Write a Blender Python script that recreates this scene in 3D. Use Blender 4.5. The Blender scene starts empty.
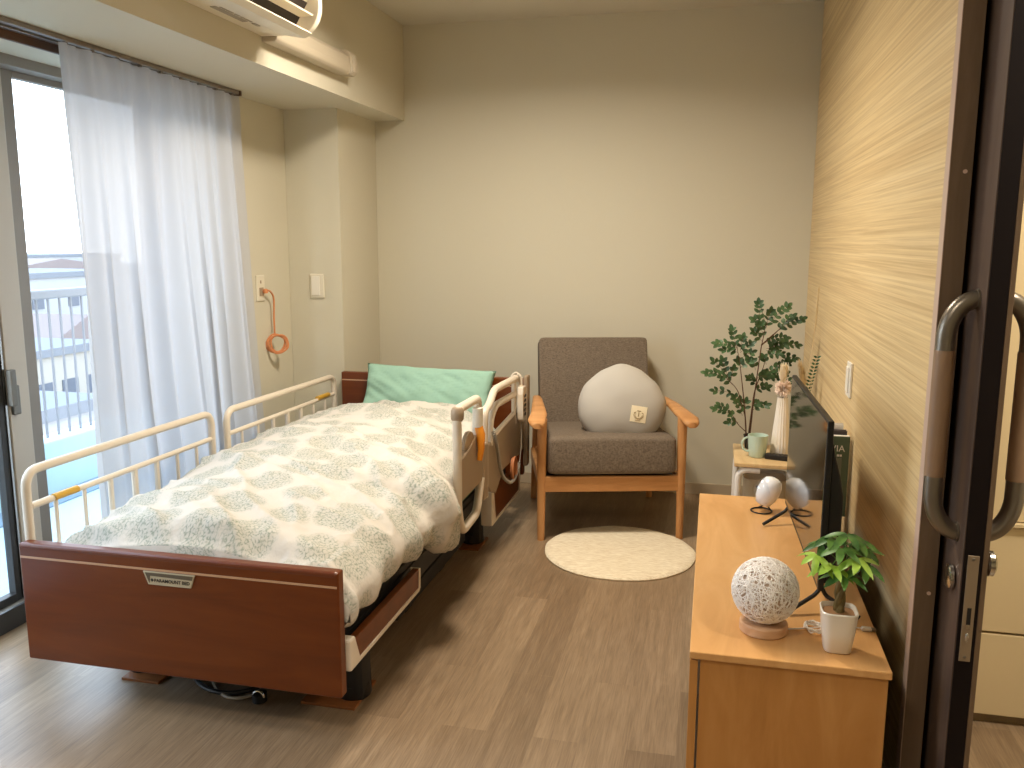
import bpy, bmesh, math, random
from math import sin, cos, pi, radians
from mathutils import Vector, Matrix, noise

scn = bpy.context.scene
COL = scn.collection
random.seed(7)

# ------------------------------------------------------------------ materials
def lin(c):
    r = []
    for v in c[:3]:
        v = v / 255.0
        r.append(v / 12.92 if v <= 0.04045 else ((v + 0.055) / 1.055) ** 2.4)
    return (r[0], r[1], r[2], 1.0)

def base_mat(name, col=(200, 200, 200), rough=0.5, metal=0.0, spec=0.5, **kw):
    m = bpy.data.materials.new(name)
    m.use_nodes = True
    p = m.node_tree.nodes['Principled BSDF']
    p.inputs['Base Color'].default_value = lin(col)
    p.inputs['Roughness'].default_value = rough
    p.inputs['Metallic'].default_value = metal
    p.inputs['Specular IOR Level'].default_value = spec
    for k, v in kw.items():
        p.inputs[k.replace('_', ' ')].default_value = v
    return m

def nodes_of(m):
    return m.node_tree.nodes, m.node_tree.links, m.node_tree.nodes['Principled BSDF']

def ramp(nt, stops):
    r = nt.nodes.new('ShaderNodeValToRGB')
    e = r.color_ramp.elements
    e[0].position, e[0].color = stops[0][0], lin(stops[0][1])
    e[1].position, e[1].color = stops[-1][0], lin(stops[-1][1])
    for pos, c in stops[1:-1]:
        n = e.new(pos); n.color = lin(c)
    return r

def mapping(nt, scale, coord='Object', loc=(0, 0, 0)):
    tc = nt.nodes.new('ShaderNodeTexCoord')
    mp = nt.nodes.new('ShaderNodeMapping')
    mp.inputs['Scale'].default_value = scale
    mp.inputs['Location'].default_value = loc
    nt.links.new(tc.outputs[coord], mp.inputs['Vector'])
    return mp

def noise_tex(nt, vec, scale, detail=4, rough=0.5, dist=0.0):
    n = nt.nodes.new('ShaderNodeTexNoise')
    n.inputs['Scale'].default_value = scale
    n.inputs['Detail'].default_value = detail
    n.inputs['Roughness'].default_value = rough
    n.inputs['Distortion'].default_value = dist
    nt.links.new(vec.outputs[0], n.inputs['Vector'])
    return n

def add_bump(m, height_out, strength=0.3, dist=0.002):
    nt = m.node_tree
    b = nt.nodes.new('ShaderNodeBump')
    b.inputs['Strength'].default_value = strength
    b.inputs['Distance'].default_value = dist
    nt.links.new(height_out, b.inputs['Height'])
    nt.links.new(b.outputs[0], nt.nodes['Principled BSDF'].inputs['Normal'])

def plaster(name, col, sc=240):
    m = base_mat(name, col, 0.85, spec=0.2)
    mp = mapping(m.node_tree, (1, 1, 1))
    n = noise_tex(m.node_tree, mp, sc, 3)
    add_bump(m, n.outputs['Fac'], 0.25, 0.002)
    return m

def wood(name, c1, c2, c3, scale=(3, 30, 30), rough=0.45, dist=1.2, nscale=1.0, spec=0.4):
    m = base_mat(name, c2, rough, spec=spec)
    nt = m.node_tree
    mp = mapping(nt, scale)
    n = noise_tex(nt, mp, nscale, 6, 0.6, dist)
    r = ramp(nt, [(0.28, c1), (0.5, c2), (0.72, c3)])
    nt.links.new(n.outputs['Fac'], r.inputs[0])
    nt.links.new(r.outputs[0], nt.nodes['Principled BSDF'].inputs['Base Color'])
    return m

def fabric(name, c1, c2, scale=500, bump=0.5, rough=0.9):
    m = base_mat(name, c1, rough, spec=0.15)
    nt = m.node_tree
    mp = mapping(nt, (1, 1, 1))
    mp2 = mapping(nt, (1, 6, 0.6))
    mp3 = mapping(nt, (0.6, 6, 6))
    a = noise_tex(nt, mp2, scale * 0.3, 3)
    b = noise_tex(nt, mp3, scale * 0.3, 3)
    mx = nt.nodes.new('ShaderNodeMath'); mx.operation = 'ADD'
    nt.links.new(a.outputs['Fac'], mx.inputs[0]); nt.links.new(b.outputs['Fac'], mx.inputs[1])
    h = nt.nodes.new('ShaderNodeMath'); h.operation = 'MULTIPLY'; h.inputs[1].default_value = 0.5
    nt.links.new(mx.outputs[0], h.inputs[0])
    r = ramp(nt, [(0.38, c1), (0.62, c2)])
    nt.links.new(h.outputs[0], r.inputs[0])
    nt.links.new(r.outputs[0], nt.nodes['Principled BSDF'].inputs['Base Color'])
    add_bump(m, h.outputs[0], bump, 0.002)
    return m

M = {}
M['wall'] = plaster('wall_plaster', (212, 206, 186))
M['ceil'] = plaster('ceiling_plaster', (212, 206, 190))
M['baseboard'] = base_mat('baseboard_vinyl', (186, 170, 145), 0.5)
M['plastic_white'] = base_mat('white_plastic', (232, 226, 212), 0.4)
M['switch'] = base_mat('switch_plastic', (228, 220, 200), 0.35)
M['slot'] = base_mat('dark_slot', (60, 52, 44), 0.6)
M['ac_white'] = base_mat('aircon_white', (236, 226, 204), 0.35)
M['ac_dark'] = base_mat('aircon_louver_dark', (38, 28, 20), 0.6)
M['ac_print'] = base_mat('aircon_print_grey', (176, 164, 144), 0.6)
M['duct'] = base_mat('duct_cover_beige', (198, 186, 164), 0.5)
M['alu'] = base_mat('window_frame_bronze_grey', (150, 140, 128), 0.45, 0.25)
M['alu_dark'] = base_mat('window_frame_dark', (66, 64, 62), 0.4, 0.4)
M['alu_lit'] = base_mat('window_stile_lit', (206, 194, 176), 0.45)  # light falling on the grey stile is put into this beige
M['chrome'] = base_mat('chrome', (200, 198, 192), 0.18, 1.0)
M['steel'] = base_mat('brushed_steel', (128, 122, 112), 0.36, 0.9)
M['steel_dark'] = base_mat('bronze_steel', (132, 124, 112), 0.34, 0.85)
M['plate_steel'] = base_mat('lock_plate_steel', (150, 132, 108), 0.5, 0.35)
M['rail_metal'] = base_mat('curtain_rail_metal', (140, 130, 120), 0.32, 0.75)
M['brown_trim'] = base_mat('brown_trim', (92, 66, 50), 0.5)
M['black'] = base_mat('black_plastic', (14, 13, 13), 0.45)
M['black_soft'] = base_mat('black_steel', (20, 19, 19), 0.6)
M['screen'] = base_mat('glossy_screen', (60, 50, 40), 0.06, 0.0, 1.0)
M['screen'].node_tree.nodes['Principled BSDF'].inputs['IOR'].default_value = 2.6
M['screen'].node_tree.nodes['Principled BSDF'].inputs['Base Color'].default_value = lin((12, 11, 10))
M['rail_beige'] = base_mat('rail_beige_plastic', (224, 212, 194), 0.4)
M['rail_taupe'] = base_mat('rail_taupe_plastic', (166, 146, 122), 0.45)
M['orange'] = base_mat('orange_plastic', (226, 140, 30), 0.35)
M['mustard'] = base_mat('mustard_plastic', (204, 160, 60), 0.4)
M['cord_orange'] = base_mat('orange_cord', (212, 138, 90), 0.5)
M['grey_cord'] = base_mat('grey_coil_cord', (150, 140, 124), 0.5)
M['mattress'] = fabric('mattress_cover', (170, 168, 150), (186, 184, 168), 300)
M['mat_green'] = fabric('mattress_green', (110, 140, 122), (126, 152, 136), 300)
M['rug'] = fabric('rug_pile', (222, 206, 176), (250, 240, 216), 160, 1.0)
M['grey_fabric'] = fabric('grey_armchair_fabric', (100, 88, 76), (136, 122, 106), 420)
M['cush'] = base_mat('cushion_velour', (188, 183, 174), 0.95, spec=0.1)
M['patch'] = base_mat('cushion_patch', (250, 238, 206), 0.8)
M['patch_print'] = base_mat('patch_print', (170, 146, 104), 0.8)
M['chair_wood'] = wood('armchair_beech', (182, 126, 74), (200, 144, 90), (212, 160, 106), (20, 20, 3), 0.4, 0.8)
M['chair_wood_h'] = wood('armchair_beech_rail', (182, 126, 74), (200, 144, 90), (212, 160, 106), (3, 20, 20), 0.4, 0.8)
M['bed_wood'] = wood('bed_board_veneer', (92, 43, 10), (104, 49, 13), (114, 57, 17), (2, 14, 14), 0.32, 1.0)
M['bed_edge'] = base_mat('bed_board_edge', (104, 50, 24), 0.3)
M['groove'] = base_mat('board_inlay', (196, 156, 122), 0.4)
M['plate'] = base_mat('badge_plate', (196, 186, 160), 0.35, 0.3)
M['plate_dark'] = base_mat('badge_recess', (96, 84, 66), 0.5)
M['ink'] = base_mat('black_ink', (24, 20, 16), 0.6)
M['pad_wood'] = wood('floor_pad_wood', (120, 72, 36), (138, 84, 44), (152, 96, 54), (3, 30, 30), 0.4)
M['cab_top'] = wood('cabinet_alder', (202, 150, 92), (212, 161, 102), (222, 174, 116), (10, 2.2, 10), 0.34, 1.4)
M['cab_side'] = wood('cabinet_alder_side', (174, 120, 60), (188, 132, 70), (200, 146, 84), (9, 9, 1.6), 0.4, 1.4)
M['cab_dark'] = base_mat('cabinet_gap', (52, 32, 16), 0.7)
M['stool_top'] = wood('stool_birch', (206, 172, 120), (220, 188, 138), (230, 200, 152), (20, 3, 20), 0.4)
M['stool_leg'] = base_mat('stool_leg_white', (236, 232, 226), 0.35)
M['bin'] = base_mat('bin_plastic', (186, 172, 146), 0.5)
M['mug'] = base_mat('mint_glaze', (196, 216, 200), 0.25)
M['vase'] = base_mat('white_ceramic', (244, 236, 222), 0.5)
M['pot'] = base_mat('white_pot_glaze', (240, 234, 222), 0.3)
M['soil'] = base_mat('soil', (150, 112, 76), 0.95)
M['dark_pot'] = base_mat('dark_pot', (34, 32, 32), 0.5)
M['stem'] = base_mat('woody_stem', (96, 66, 46), 0.8)
M['trunk'] = wood('braided_trunk', (92, 78, 44), (122, 104, 62), (146, 128, 82), (60, 60, 12), 0.8)
M['pampas'] = base_mat('dried_pampas', (226, 204, 160), 0.95)
M['flower_pink'] = base_mat('dried_flower_pink', (255, 236, 220), 0.9)
M['flower_cream'] = base_mat('dried_flower_cream', (250, 236, 208), 0.9)
M['lamp_base'] = wood('lamp_base_beech', (196, 150, 112), (212, 170, 132), (224, 186, 150), (3, 20, 20), 0.5)
M['string'] = base_mat('paper_string', (255, 250, 244), 0.8)
M['inner'] = base_mat('lamp_inner', (222, 198, 178), 0.9, spec=0.1)
M['cable_white'] = base_mat('white_cable', (236, 230, 222), 0.4)
M['egg'] = base_mat('white_egg_shell', (244, 244, 246), 0.25)
M['book_green'] = base_mat('magazine_green', (84, 100, 78), 0.45)
M['book_photo'] = base_mat('magazine_photo', (118, 120, 104), 0.45)
M['book_photo_dark'] = base_mat('magazine_photo_dark', (54, 40, 32), 0.45)
M['book_photo_warm'] = base_mat('magazine_photo_warm', (176, 140, 110), 0.45)
M['paper'] = base_mat('paper_white', (238, 232, 222), 0.7)
M['book_dark'] = base_mat('book_dark', (70, 62, 62), 0.5)
M['door_dark'] = wood('door_dark_veneer', (44, 28, 22), (50, 34, 28), (58, 42, 36), (14, 14, 2), 0.5)
M['door_face'] = wood('door_face_veneer', (76, 58, 48), (88, 70, 58), (98, 80, 68), (14, 14, 2), 0.5)
M['door_edge'] = base_mat('door_edge_dark', (20, 10, 8), 0.75, spec=0.2)
M['jamb'] = wood('jamb_veneer', (98, 80, 62), (110, 90, 70), (122, 100, 80), (16, 16, 2), 0.45)
M['jamb_edge'] = base_mat('jamb_lit_edge_and_cap', (202, 176, 160), 0.4)  # pale tone carries the light on the jamb side; screw caps share it
M['grip'] = wood('handle_grip_wood', (138, 110, 86), (150, 122, 96), (162, 134, 108), (16, 16, 3), 0.45)
M['cream'] = base_mat('cream_cabinet', (216, 196, 156), 0.45)
M['cream_gap'] = base_mat('cream_gap', (130, 110, 80), 0.6)
M['bal_floor'] = base_mat('balcony_floor_paint', (176, 196, 206), 0.6)
M['bal_kerb'] = base_mat('balcony_kerb', (176, 200, 206), 0.7)
M['gutter'] = base_mat('gutter_blue_grey', (120, 140, 158), 0.6)
M['railing'] = base_mat('balcony_railing_metal', (124, 122, 126), 0.5)
M['conc'] = base_mat('facade_pale', (150, 149, 150), 0.9)
M['conc2'] = base_mat('facade_cream', (152, 145, 134), 0.9)
M['roof_or'] = base_mat('roof_terracotta', (122, 108, 104), 0.9)
M['roof_gr'] = base_mat('roof_grey', (108, 110, 115), 0.9)
M['fac_win'] = base_mat('facade_window', (70, 76, 88), 0.3)
M['ground'] = base_mat('town_ground', (122, 119, 114), 0.95)

# right wall wood veneer: grain runs along Y
m = base_mat('wall_oak_veneer', (226, 196, 146), 0.42, spec=0.4)
nt = m.node_tree
mp = mapping(nt, (1, 0.35, 34))
n1 = noise_tex(nt, mp, 1.0, 6, 0.6, 0.25)
mp2 = mapping(nt, (1, 1.2, 190), loc=(3, 1, 2))
n2 = noise_tex(nt, mp2, 1.0, 4, 0.6, 0.2)
r1 = ramp(nt, [(0.22, (218, 188, 138)), (0.5, (232, 206, 156)), (0.78, (240, 217, 172))])
nt.links.new(n1.outputs['Fac'], r1.inputs[0])
r2 = ramp(nt, [(0.3, (224, 216, 204)), (0.6, (255, 255, 255))])
nt.links.new(n2.outputs['Fac'], r2.inputs[0])
mx = nt.nodes.new('ShaderNodeMix'); mx.data_type = 'RGBA'; mx.blend_type = 'MULTIPLY'
mx.inputs[0].default_value = 1.0
nt.links.new(r1.outputs[0], mx.inputs[6]); nt.links.new(r2.outputs[0], mx.inputs[7])
nt.links.new(mx.outputs[2], nt.nodes['Principled BSDF'].inputs['Base Color'])
M['oak'] = m

# floor planks: boards along Y
m = base_mat('floor_vinyl_planks', (150, 124, 98), 0.32, spec=0.5)
nt = m.node_tree
tc = nt.nodes.new('ShaderNodeTexCoord')
mp = nt.nodes.new('ShaderNodeMapping'); mp.inputs['Rotation'].default_value = (0, 0, radians(90))
mp.inputs['Location'].default_value = (0.3, 0.05, 0)
nt.links.new(tc.outputs['Object'], mp.inputs[0])
br = nt.nodes.new('ShaderNodeTexBrick')
br.offset = 0.37; br.offset_frequency = 2
br.inputs['Scale'].default_value = 1.0
br.inputs['Mortar Size'].default_value = 0.0012
br.inputs['Mortar Smooth'].default_value = 0.2
br.inputs['Brick Width'].default_value = 0.92
br.inputs['Row Height'].default_value = 0.13
br.inputs['Color1'].default_value = (0, 0, 0, 1); br.inputs['Color2'].default_value = (1, 1, 1, 1)
br.inputs['Mortar'].default_value = (0.5, 0.5, 0.5, 1)
nt.links.new(mp.outputs[0], br.inputs['Vector'])
# offset the grain by plank tone so that boards do not continue each other
vm = nt.nodes.new('ShaderNodeVectorMath'); vm.operation = 'MULTIPLY_ADD'
vm.inputs[1].default_value = (7, 7, 7)
sc1 = nt.nodes.new('ShaderNodeMapping'); sc1.inputs['Scale'].default_value = (42, 2.8, 1)
nt.links.new(tc.outputs['Object'], sc1.inputs[0])
nt.links.new(br.outputs['Color'], vm.inputs[0]); nt.links.new(sc1.outputs[0], vm.inputs[2])
n1 = noise_tex(nt, vm, 1.0, 6, 0.65, 0.9)
sc2 = nt.nodes.new('ShaderNodeMapping'); sc2.inputs['Scale'].default_value = (260, 9, 1)
nt.links.new(tc.outputs['Object'], sc2.inputs[0])
n2 = noise_tex(nt, sc2, 1.0, 3, 0.6)
r1 = ramp(nt, [(0.25, (142, 123, 100)), (0.5, (158, 137, 112)), (0.75, (175, 154, 128))])
nt.links.new(n1.outputs['Fac'], r1.inputs[0])
r2 = ramp(nt, [(0.3, (222, 219, 214)), (0.62, (255, 255, 255))])
nt.links.new(n2.outputs['Fac'], r2.inputs[0])
r3 = ramp(nt, [(0.0, (218, 211, 204)), (1.0, (255, 251, 246))])
nt.links.new(br.outputs['Color'], r3.inputs[0])
a = nt.nodes.new('ShaderNodeMix'); a.data_type = 'RGBA'; a.blend_type = 'MULTIPLY'; a.inputs[0].default_value = 1
b = nt.nodes.new('ShaderNodeMix'); b.data_type = 'RGBA'; b.blend_type = 'MULTIPLY'; b.inputs[0].default_value = 1
nt.links.new(r1.outputs[0], a.inputs[6]); nt.links.new(r2.outputs[0], a.inputs[7])
nt.links.new(a.outputs[2], b.inputs[6]); nt.links.new(r3.outputs[0], b.inputs[7])
nt.links.new(b.outputs[2], nt.nodes['Principled BSDF'].inputs['Base Color'])
add_bump(m, n2.outputs['Fac'], 0.15, 0.001)
M['floor'] = m

# sheer curtain
m = bpy.data.materials.new('sheer_curtain_cloth'); m.use_nodes = True
nt = m.node_tree; nt.nodes.clear()
out = nt.nodes.new('ShaderNodeOutputMaterial')
df = nt.nodes.new('ShaderNodeBsdfDiffuse'); df.inputs[0].default_value = (0.80, 0.79, 0.78, 1)
tl = nt.nodes.new('ShaderNodeBsdfTranslucent'); tl.inputs[0].default_value = (0.42, 0.45, 0.50, 1)
tr = nt.nodes.new('ShaderNodeBsdfTransparent')
s1 = nt.nodes.new('ShaderNodeMixShader'); s1.inputs[0].default_value = 0.5
s2 = nt.nodes.new('ShaderNodeMixShader'); s2.inputs[0].default_value = 0.035
nt.links.new(df.outputs[0], s1.inputs[1]); nt.links.new(tl.outputs[0], s1.inputs[2])
nt.links.new(s1.outputs[0], s2.inputs[1]); nt.links.new(tr.outputs[0], s2.inputs[2])
nt.links.new(s2.outputs[0], out.inputs[0])
M['curtain'] = m

# clear glass
def glass(name, tint=(1, 1, 1, 1), amt=0.06):
    m = bpy.data.materials.new(name); m.use_nodes = True
    nt = m.node_tree; nt.nodes.clear()
    out = nt.nodes.new('ShaderNodeOutputMaterial')
    tr = nt.nodes.new('ShaderNodeBsdfTransparent'); tr.inputs[0].default_value = tint
    gl = nt.nodes.new('ShaderNodeBsdfGlossy'); gl.inputs['Roughness'].default_value = 0.02
    s = nt.nodes.new('ShaderNodeMixShader'); s.inputs[0].default_value = amt
    nt.links.new(tr.outputs[0], s.inputs[1]); nt.links.new(gl.outputs[0], s.inputs[2])
    nt.links.new(s.outputs[0], out.inputs[0])
    return m
M['glass'] = glass('window_glass', (0.96, 0.99, 1, 1), 0.05)
M['clear'] = glass('clear_dome', (0.95, 0.97, 0.99, 1), 0.08)

# duvet with foliage clusters, pattern in the cover's UV (metres)
m = base_mat('duvet_cover_print', (220, 210, 192), 0.85, spec=0.15)
nt = m.node_tree
mpu = mapping(nt, (1, 1, 1), 'UV')
wob = noise_tex(nt, mpu, 9, 2)
wadd = nt.nodes.new('ShaderNodeVectorMath'); wadd.operation = 'MULTIPLY_ADD'
wadd.inputs[1].default_value = (0.06, 0.06, 0.06)
nt.links.new(wob.outputs['Color'], wadd.inputs[0]); nt.links.new(mpu.outputs[0], wadd.inputs[2])
vo = nt.nodes.new('ShaderNodeTexVoronoi'); vo.feature = 'F1'
vo.inputs['Scale'].default_value = 6.6; vo.inputs['Randomness'].default_value = 0.5
nt.links.new(wadd.outputs[0], vo.inputs['Vector'])
mk = ramp(nt, [(0.40, (255, 255, 255)), (0.54, (0, 0, 0))])
nt.links.new(vo.outputs['Distance'], mk.inputs[0])
ve = nt.nodes.new('ShaderNodeTexVoronoi'); ve.feature = 'DISTANCE_TO_EDGE'
ve.inputs['Scale'].default_value = 96
nt.links.new(wadd.outputs[0], ve.inputs['Vector'])
ln = ramp(nt, [(0.05, (255, 255, 255)), (0.20, (0, 0, 0))])
nt.links.new(ve.outputs['Distance'], ln.inputs[0])
sp = noise_tex(nt, mpu, 130, 2)
sr = ramp(nt, [(0.42, (70, 70, 70)), (0.6, (255, 255, 255))])
nt.links.new(sp.outputs['Fac'], sr.inputs[0])
q1 = nt.nodes.new('ShaderNodeMath'); q1.operation = 'MULTIPLY'
nt.links.new(mk.outputs[0], q1.inputs[0]); nt.links.new(ln.outputs[0], q1.inputs[1])
q2 = nt.nodes.new('ShaderNodeMath'); q2.operation = 'MULTIPLY'
nt.links.new(q1.outputs[0], q2.inputs[0]); nt.links.new(sr.outputs[0], q2.inputs[1])
q3 = nt.nodes.new('ShaderNodeMath'); q3.operation = 'MULTIPLY_ADD'
q3.inputs[1].default_value = 0.24
nt.links.new(mk.outputs[0], q3.inputs[0]); nt.links.new(q2.outputs[0], q3.inputs[2])
q3.use_clamp = True
cm = nt.nodes.new('ShaderNodeMix'); cm.data_type = 'RGBA'
cm.inputs[6].default_value = lin((214, 208, 198)); cm.inputs[7].default_value = lin((156, 162, 148))
nt.links.new(q3.outputs[0], cm.inputs[0])
nt.links.new(cm.outputs[2], nt.nodes['Principled BSDF'].inputs['Base Color'])
fn = noise_tex(nt, mpu, 22, 3, 0.55)
add_bump(m, fn.outputs['Fac'], 0.5, 0.012)
M['duvet'] = m

m = base_mat('pillow_mint', (156, 194, 176), 0.9, spec=0.1)
mp = mapping(m.node_tree, (1, 1, 1)); n = noise_tex(m.node_tree, mp, 9, 3)
add_bump(m, n.outputs['Fac'], 0.6, 0.02)
M['pillow'] = m

def leafmat(name, c1, c2, sc=18, rough=0.42):
    m = base_mat(name, c1, rough, spec=0.4)
    nt = m.node_tree
    mp = mapping(nt, (1, 1, 1)); n = noise_tex(nt, mp, sc, 2)
    r = ramp(nt, [(0.4, c1), (0.6, c2)])
    nt.links.new(n.outputs['Fac'], r.inputs[0])
    nt.links.new(r.outputs[0], nt.nodes['Principled BSDF'].inputs['Base Color'])
    return m
M['leaf_dark'] = leafmat('leaf_dark', (52, 78, 46), (78, 108, 66))
M['leaf_mid'] = leafmat('leaf_mid', (52, 96, 40), (96, 140, 60), 24)
M['leaf_lime'] = leafmat('leaf_lime', (132, 172, 52), (164, 200, 78), 24)

# ------------------------------------------------------------------ geometry helpers
def off(p):
    v = Vector((0, 0, 0))
    while p is not None:
        v += p.location; p = p.parent
    return v

def obj(name, bm, mat, parent=None, smooth=True, bevel=0.0, seg=2, angle=35):
    me = bpy.data.meshes.new(name)
    if parent is not None:
        bmesh.ops.translate(bm, verts=bm.verts, vec=-off(parent))
    bmesh.ops.recalc_face_normals(bm, faces=bm.faces)
    bm.to_mesh(me); bm.free()
    if isinstance(mat, (list, tuple)):
        for k in mat: me.materials.append(k)
    else:
        me.materials.append(mat)
    if smooth:
        for p in me.polygons: p.use_smooth = True
        try: me.set_sharp_from_angle(angle=radians(angle))
        except Exception: pass
    o = bpy.data.objects.new(name, me)
    COL.objects.link(o)
    if parent is not None: o.parent = parent
    if bevel > 0:
        md = o.modifiers.new('bevel', 'BEVEL'); md.width = bevel; md.segments = seg
        md.limit_method = 'ANGLE'; md.angle_limit = radians(40)
        md.harden_normals = False
    return o

def thing(name, label, cat, loc=(0, 0, 0), group=None):
    o = bpy.data.objects.new(name, None); COL.objects.link(o)
    o.location = loc; o.empty_display_size = 0.05
    o['label'] = label; o['category'] = cat
    if group: o['group'] = group
    return o

def tag(o, label, cat, group=None):
    o['label'] = label; o['category'] = cat
    if group: o['group'] = group
    return o

def struct(name, bm, mat, parent=None, **kw):
    o = obj(name, bm, mat, parent, **kw)
    if parent is None: o['kind'] = 'structure'
    return o

def nb(): return bmesh.new()

def box(bm, x0, x1, y0, y1, z0, z1, mi=0):
    vs = [bm.verts.new(p) for p in ((x0, y0, z0), (x1, y0, z0), (x1, y1, z0), (x0, y1, z0),
                                    (x0, y0, z1), (x1, y0, z1), (x1, y1, z1), (x0, y1, z1))]
    for f in ((0, 3, 2, 1), (4, 5, 6, 7), (0, 1, 5, 4), (1, 2, 6, 5), (2, 3, 7, 6), (3, 0, 4, 7)):
        bm.faces.new([vs[i] for i in f]).material_index = mi
    return bm

def prism(bm, pts, axis, a, b):
    """polygon pts (2-D) extruded along axis from a to b; axis 0: pts are (y,z); 1: (x,z); 2: (x,y)"""
    def mk(p, t):
        return {0: (t, p[0], p[1]), 1: (p[0], t, p[1]), 2: (p[0], p[1], t)}[axis]
    A = [bm.verts.new(mk(p, a)) for p in pts]; B = [bm.verts.new(mk(p, b)) for p in pts]
    n = len(pts)
    bm.faces.new(A); bm.faces.new(B[::-1])
    for i in range(n):
        bm.faces.new((A[i], B[i], B[(i + 1) % n], A[(i + 1) % n]))
    return bm

def lathe(bm, prof, c=(0, 0, 0), n=32, cap=True, squash=None):
    rings = []
    for r, z in prof:
        ring = []
        for i in range(n):
            a = 2 * pi * i / n
            if squash:                       # rounded square section
                k = squash
                ca, sa = cos(a), sin(a)
                q = (abs(ca) ** k + abs(sa) ** k) ** (-1 / k)
                x, y = r * ca * q, r * sa * q
            else:
                x, y = r * cos(a), r * sin(a)
            ring.append(bm.verts.new((c[0] + x, c[1] + y, c[2] + z)))
        rings.append(ring)
    for A, B in zip(rings, rings[1:]):
        for i in range(n):
            bm.faces.new((A[i], A[(i + 1) % n], B[(i + 1) % n], B[i]))
    if cap:
        bm.faces.new(rings[0]); bm.faces.new(rings[-1][::-1])
    return bm

def smooth_path(pts, r=0.03, n=6):
    """round the inner corners of a polyline"""
    pts = [Vector(p) for p in pts]
    out = [pts[0]]
    for i in range(1, len(pts) - 1):
        a, b, c = pts[i - 1], pts[i], pts[i + 1]
        d1 = (a - b); d2 = (c - b)
        rr = min(r, d1.length * 0.48, d2.length * 0.48)
        p1 = b + d1.normalized() * rr; p2 = b + d2.normalized() * rr
        for k in range(n + 1):
            t = k / n
            out.append(p1 * (1 - t) ** 2 + b * 2 * t * (1 - t) + p2 * t * t)
    out.append(pts[-1])
    return out

def tube(bm, pts, r, n=10, closed=False, flat=None):
    pts = [Vector(p) for p in pts]
    N = len(pts)
    rings = []
    up = None
    for i, p in enumerate(pts):
        if closed: d = pts[(i + 1) % N] - pts[i - 1]
        else: d = pts[min(i + 1, N - 1)] - pts[max(i - 1, 0)]
        if d.length < 1e-9: d = Vector((0, 0, 1))
        d.normalize()
        if up is None:
            up = Vector((0, 0, 1)) if abs(d.z) < 0.9 else Vector((0, 1, 0))
            if flat: up = Vector(flat)
        s = d.cross(up)
        if s.length < 1e-6: s = d.orthogonal()
        s.normalize(); u = s.cross(d).normalized(); up = u
        rr = r[i] if isinstance(r, (list, tuple)) else r
        rings.append([bm.verts.new(p + s * (rr * cos(2 * pi * k / n)) + u * (rr * sin(2 * pi * k / n))) for k in range(n)])
    pr = list(zip(rings, rings[1:]))
    if closed: pr.append((rings[-1], rings[0]))
    for A, B in pr:
        for k in range(n):
            bm.faces.new((A[k], A[(k + 1) % n], B[(k + 1) % n], B[k]))
    if not closed:
        bm.faces.new(rings[0][::-1]); bm.faces.new(rings[-1])
    return bm

def arc3(c, r, a0, a1, n, plane='yz'):
    out = []
    for i in range(n + 1):
        a = a0 + (a1 - a0) * i / n
        u, v = r * cos(a), r * sin(a)
        out.append({'yz': (c[0], c[1] + u, c[2] + v), 'xz': (c[0] + u, c[1], c[2] + v), 'xy': (c[0] + u, c[1] + v, c[2])}[plane])
    return out

def superellipsoid(bm, c, s, e1=0.4, e2=0.4, nu=32, nv=18, fn=None):
    """rounded cushion shape; s are half sizes"""
    def sp(w, e): return math.copysign(abs(w) ** e, w)
    rows = []
    for j in range(nv + 1):
        v = -pi / 2 + pi * j / nv
        row = []
        for i in range(nu):
            u = 2 * pi * i / nu
            p = Vector((s[0] * sp(cos(v), e1) * sp(cos(u), e2), s[1] * sp(cos(v), e1) * sp(sin(u), e2), s[2] * sp(sin(v), e1)))
            if fn: p = fn(p)
            row.append(p + Vector(c))
        rows.append(row)
    vb = bm.verts.new(sum(rows[0], Vector()) / nu); vt = bm.verts.new(sum(rows[-1], Vector()) / nu)
    R = [[bm.verts.new(p) for p in row] for row in rows[1:-1]]
    for A, B in zip(R, R[1:]):
        for i in range(nu):
            bm.faces.new((A[i], A[(i + 1) % nu], B[(i + 1) % nu], B[i]))
    for i in range(nu):
        bm.faces.new((vb, R[0][(i + 1) % nu], R[0][i])); bm.faces.new((vt, R[-1][i], R[-1][(i + 1) % nu]))
    return bm

def text_bm(txt, size, loc, rot, depth=0.0004, bold=False):
    cu = bpy.data.curves.new('t', 'FONT'); cu.body = txt; cu.size = size; cu.extrude = depth
    cu.resolution_u = 3
    if bold: cu.offset = size * 0.02
    o = bpy.data.objects.new('t', cu); COL.objects.link(o)
    dg = bpy.context.evaluated_depsgraph_get()
    me = bpy.data.meshes.new_from_object(o.evaluated_get(dg))
    bm = bmesh.new(); bm.from_mesh(me)
    bpy.data.objects.remove(o); bpy.data.meshes.remove(me)
    mat = Matrix.Translation(loc) @ rot.to_4x4()
    bmesh.ops.transform(bm, matrix=mat, verts=bm.verts)
    return bm

# ================================================================== ROOM SHELL
XR = 0.465            # oak wall
YB = 4.62             # back wall
XL = -2.15            # window wall, inner face
CZ = 2.495

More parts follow.
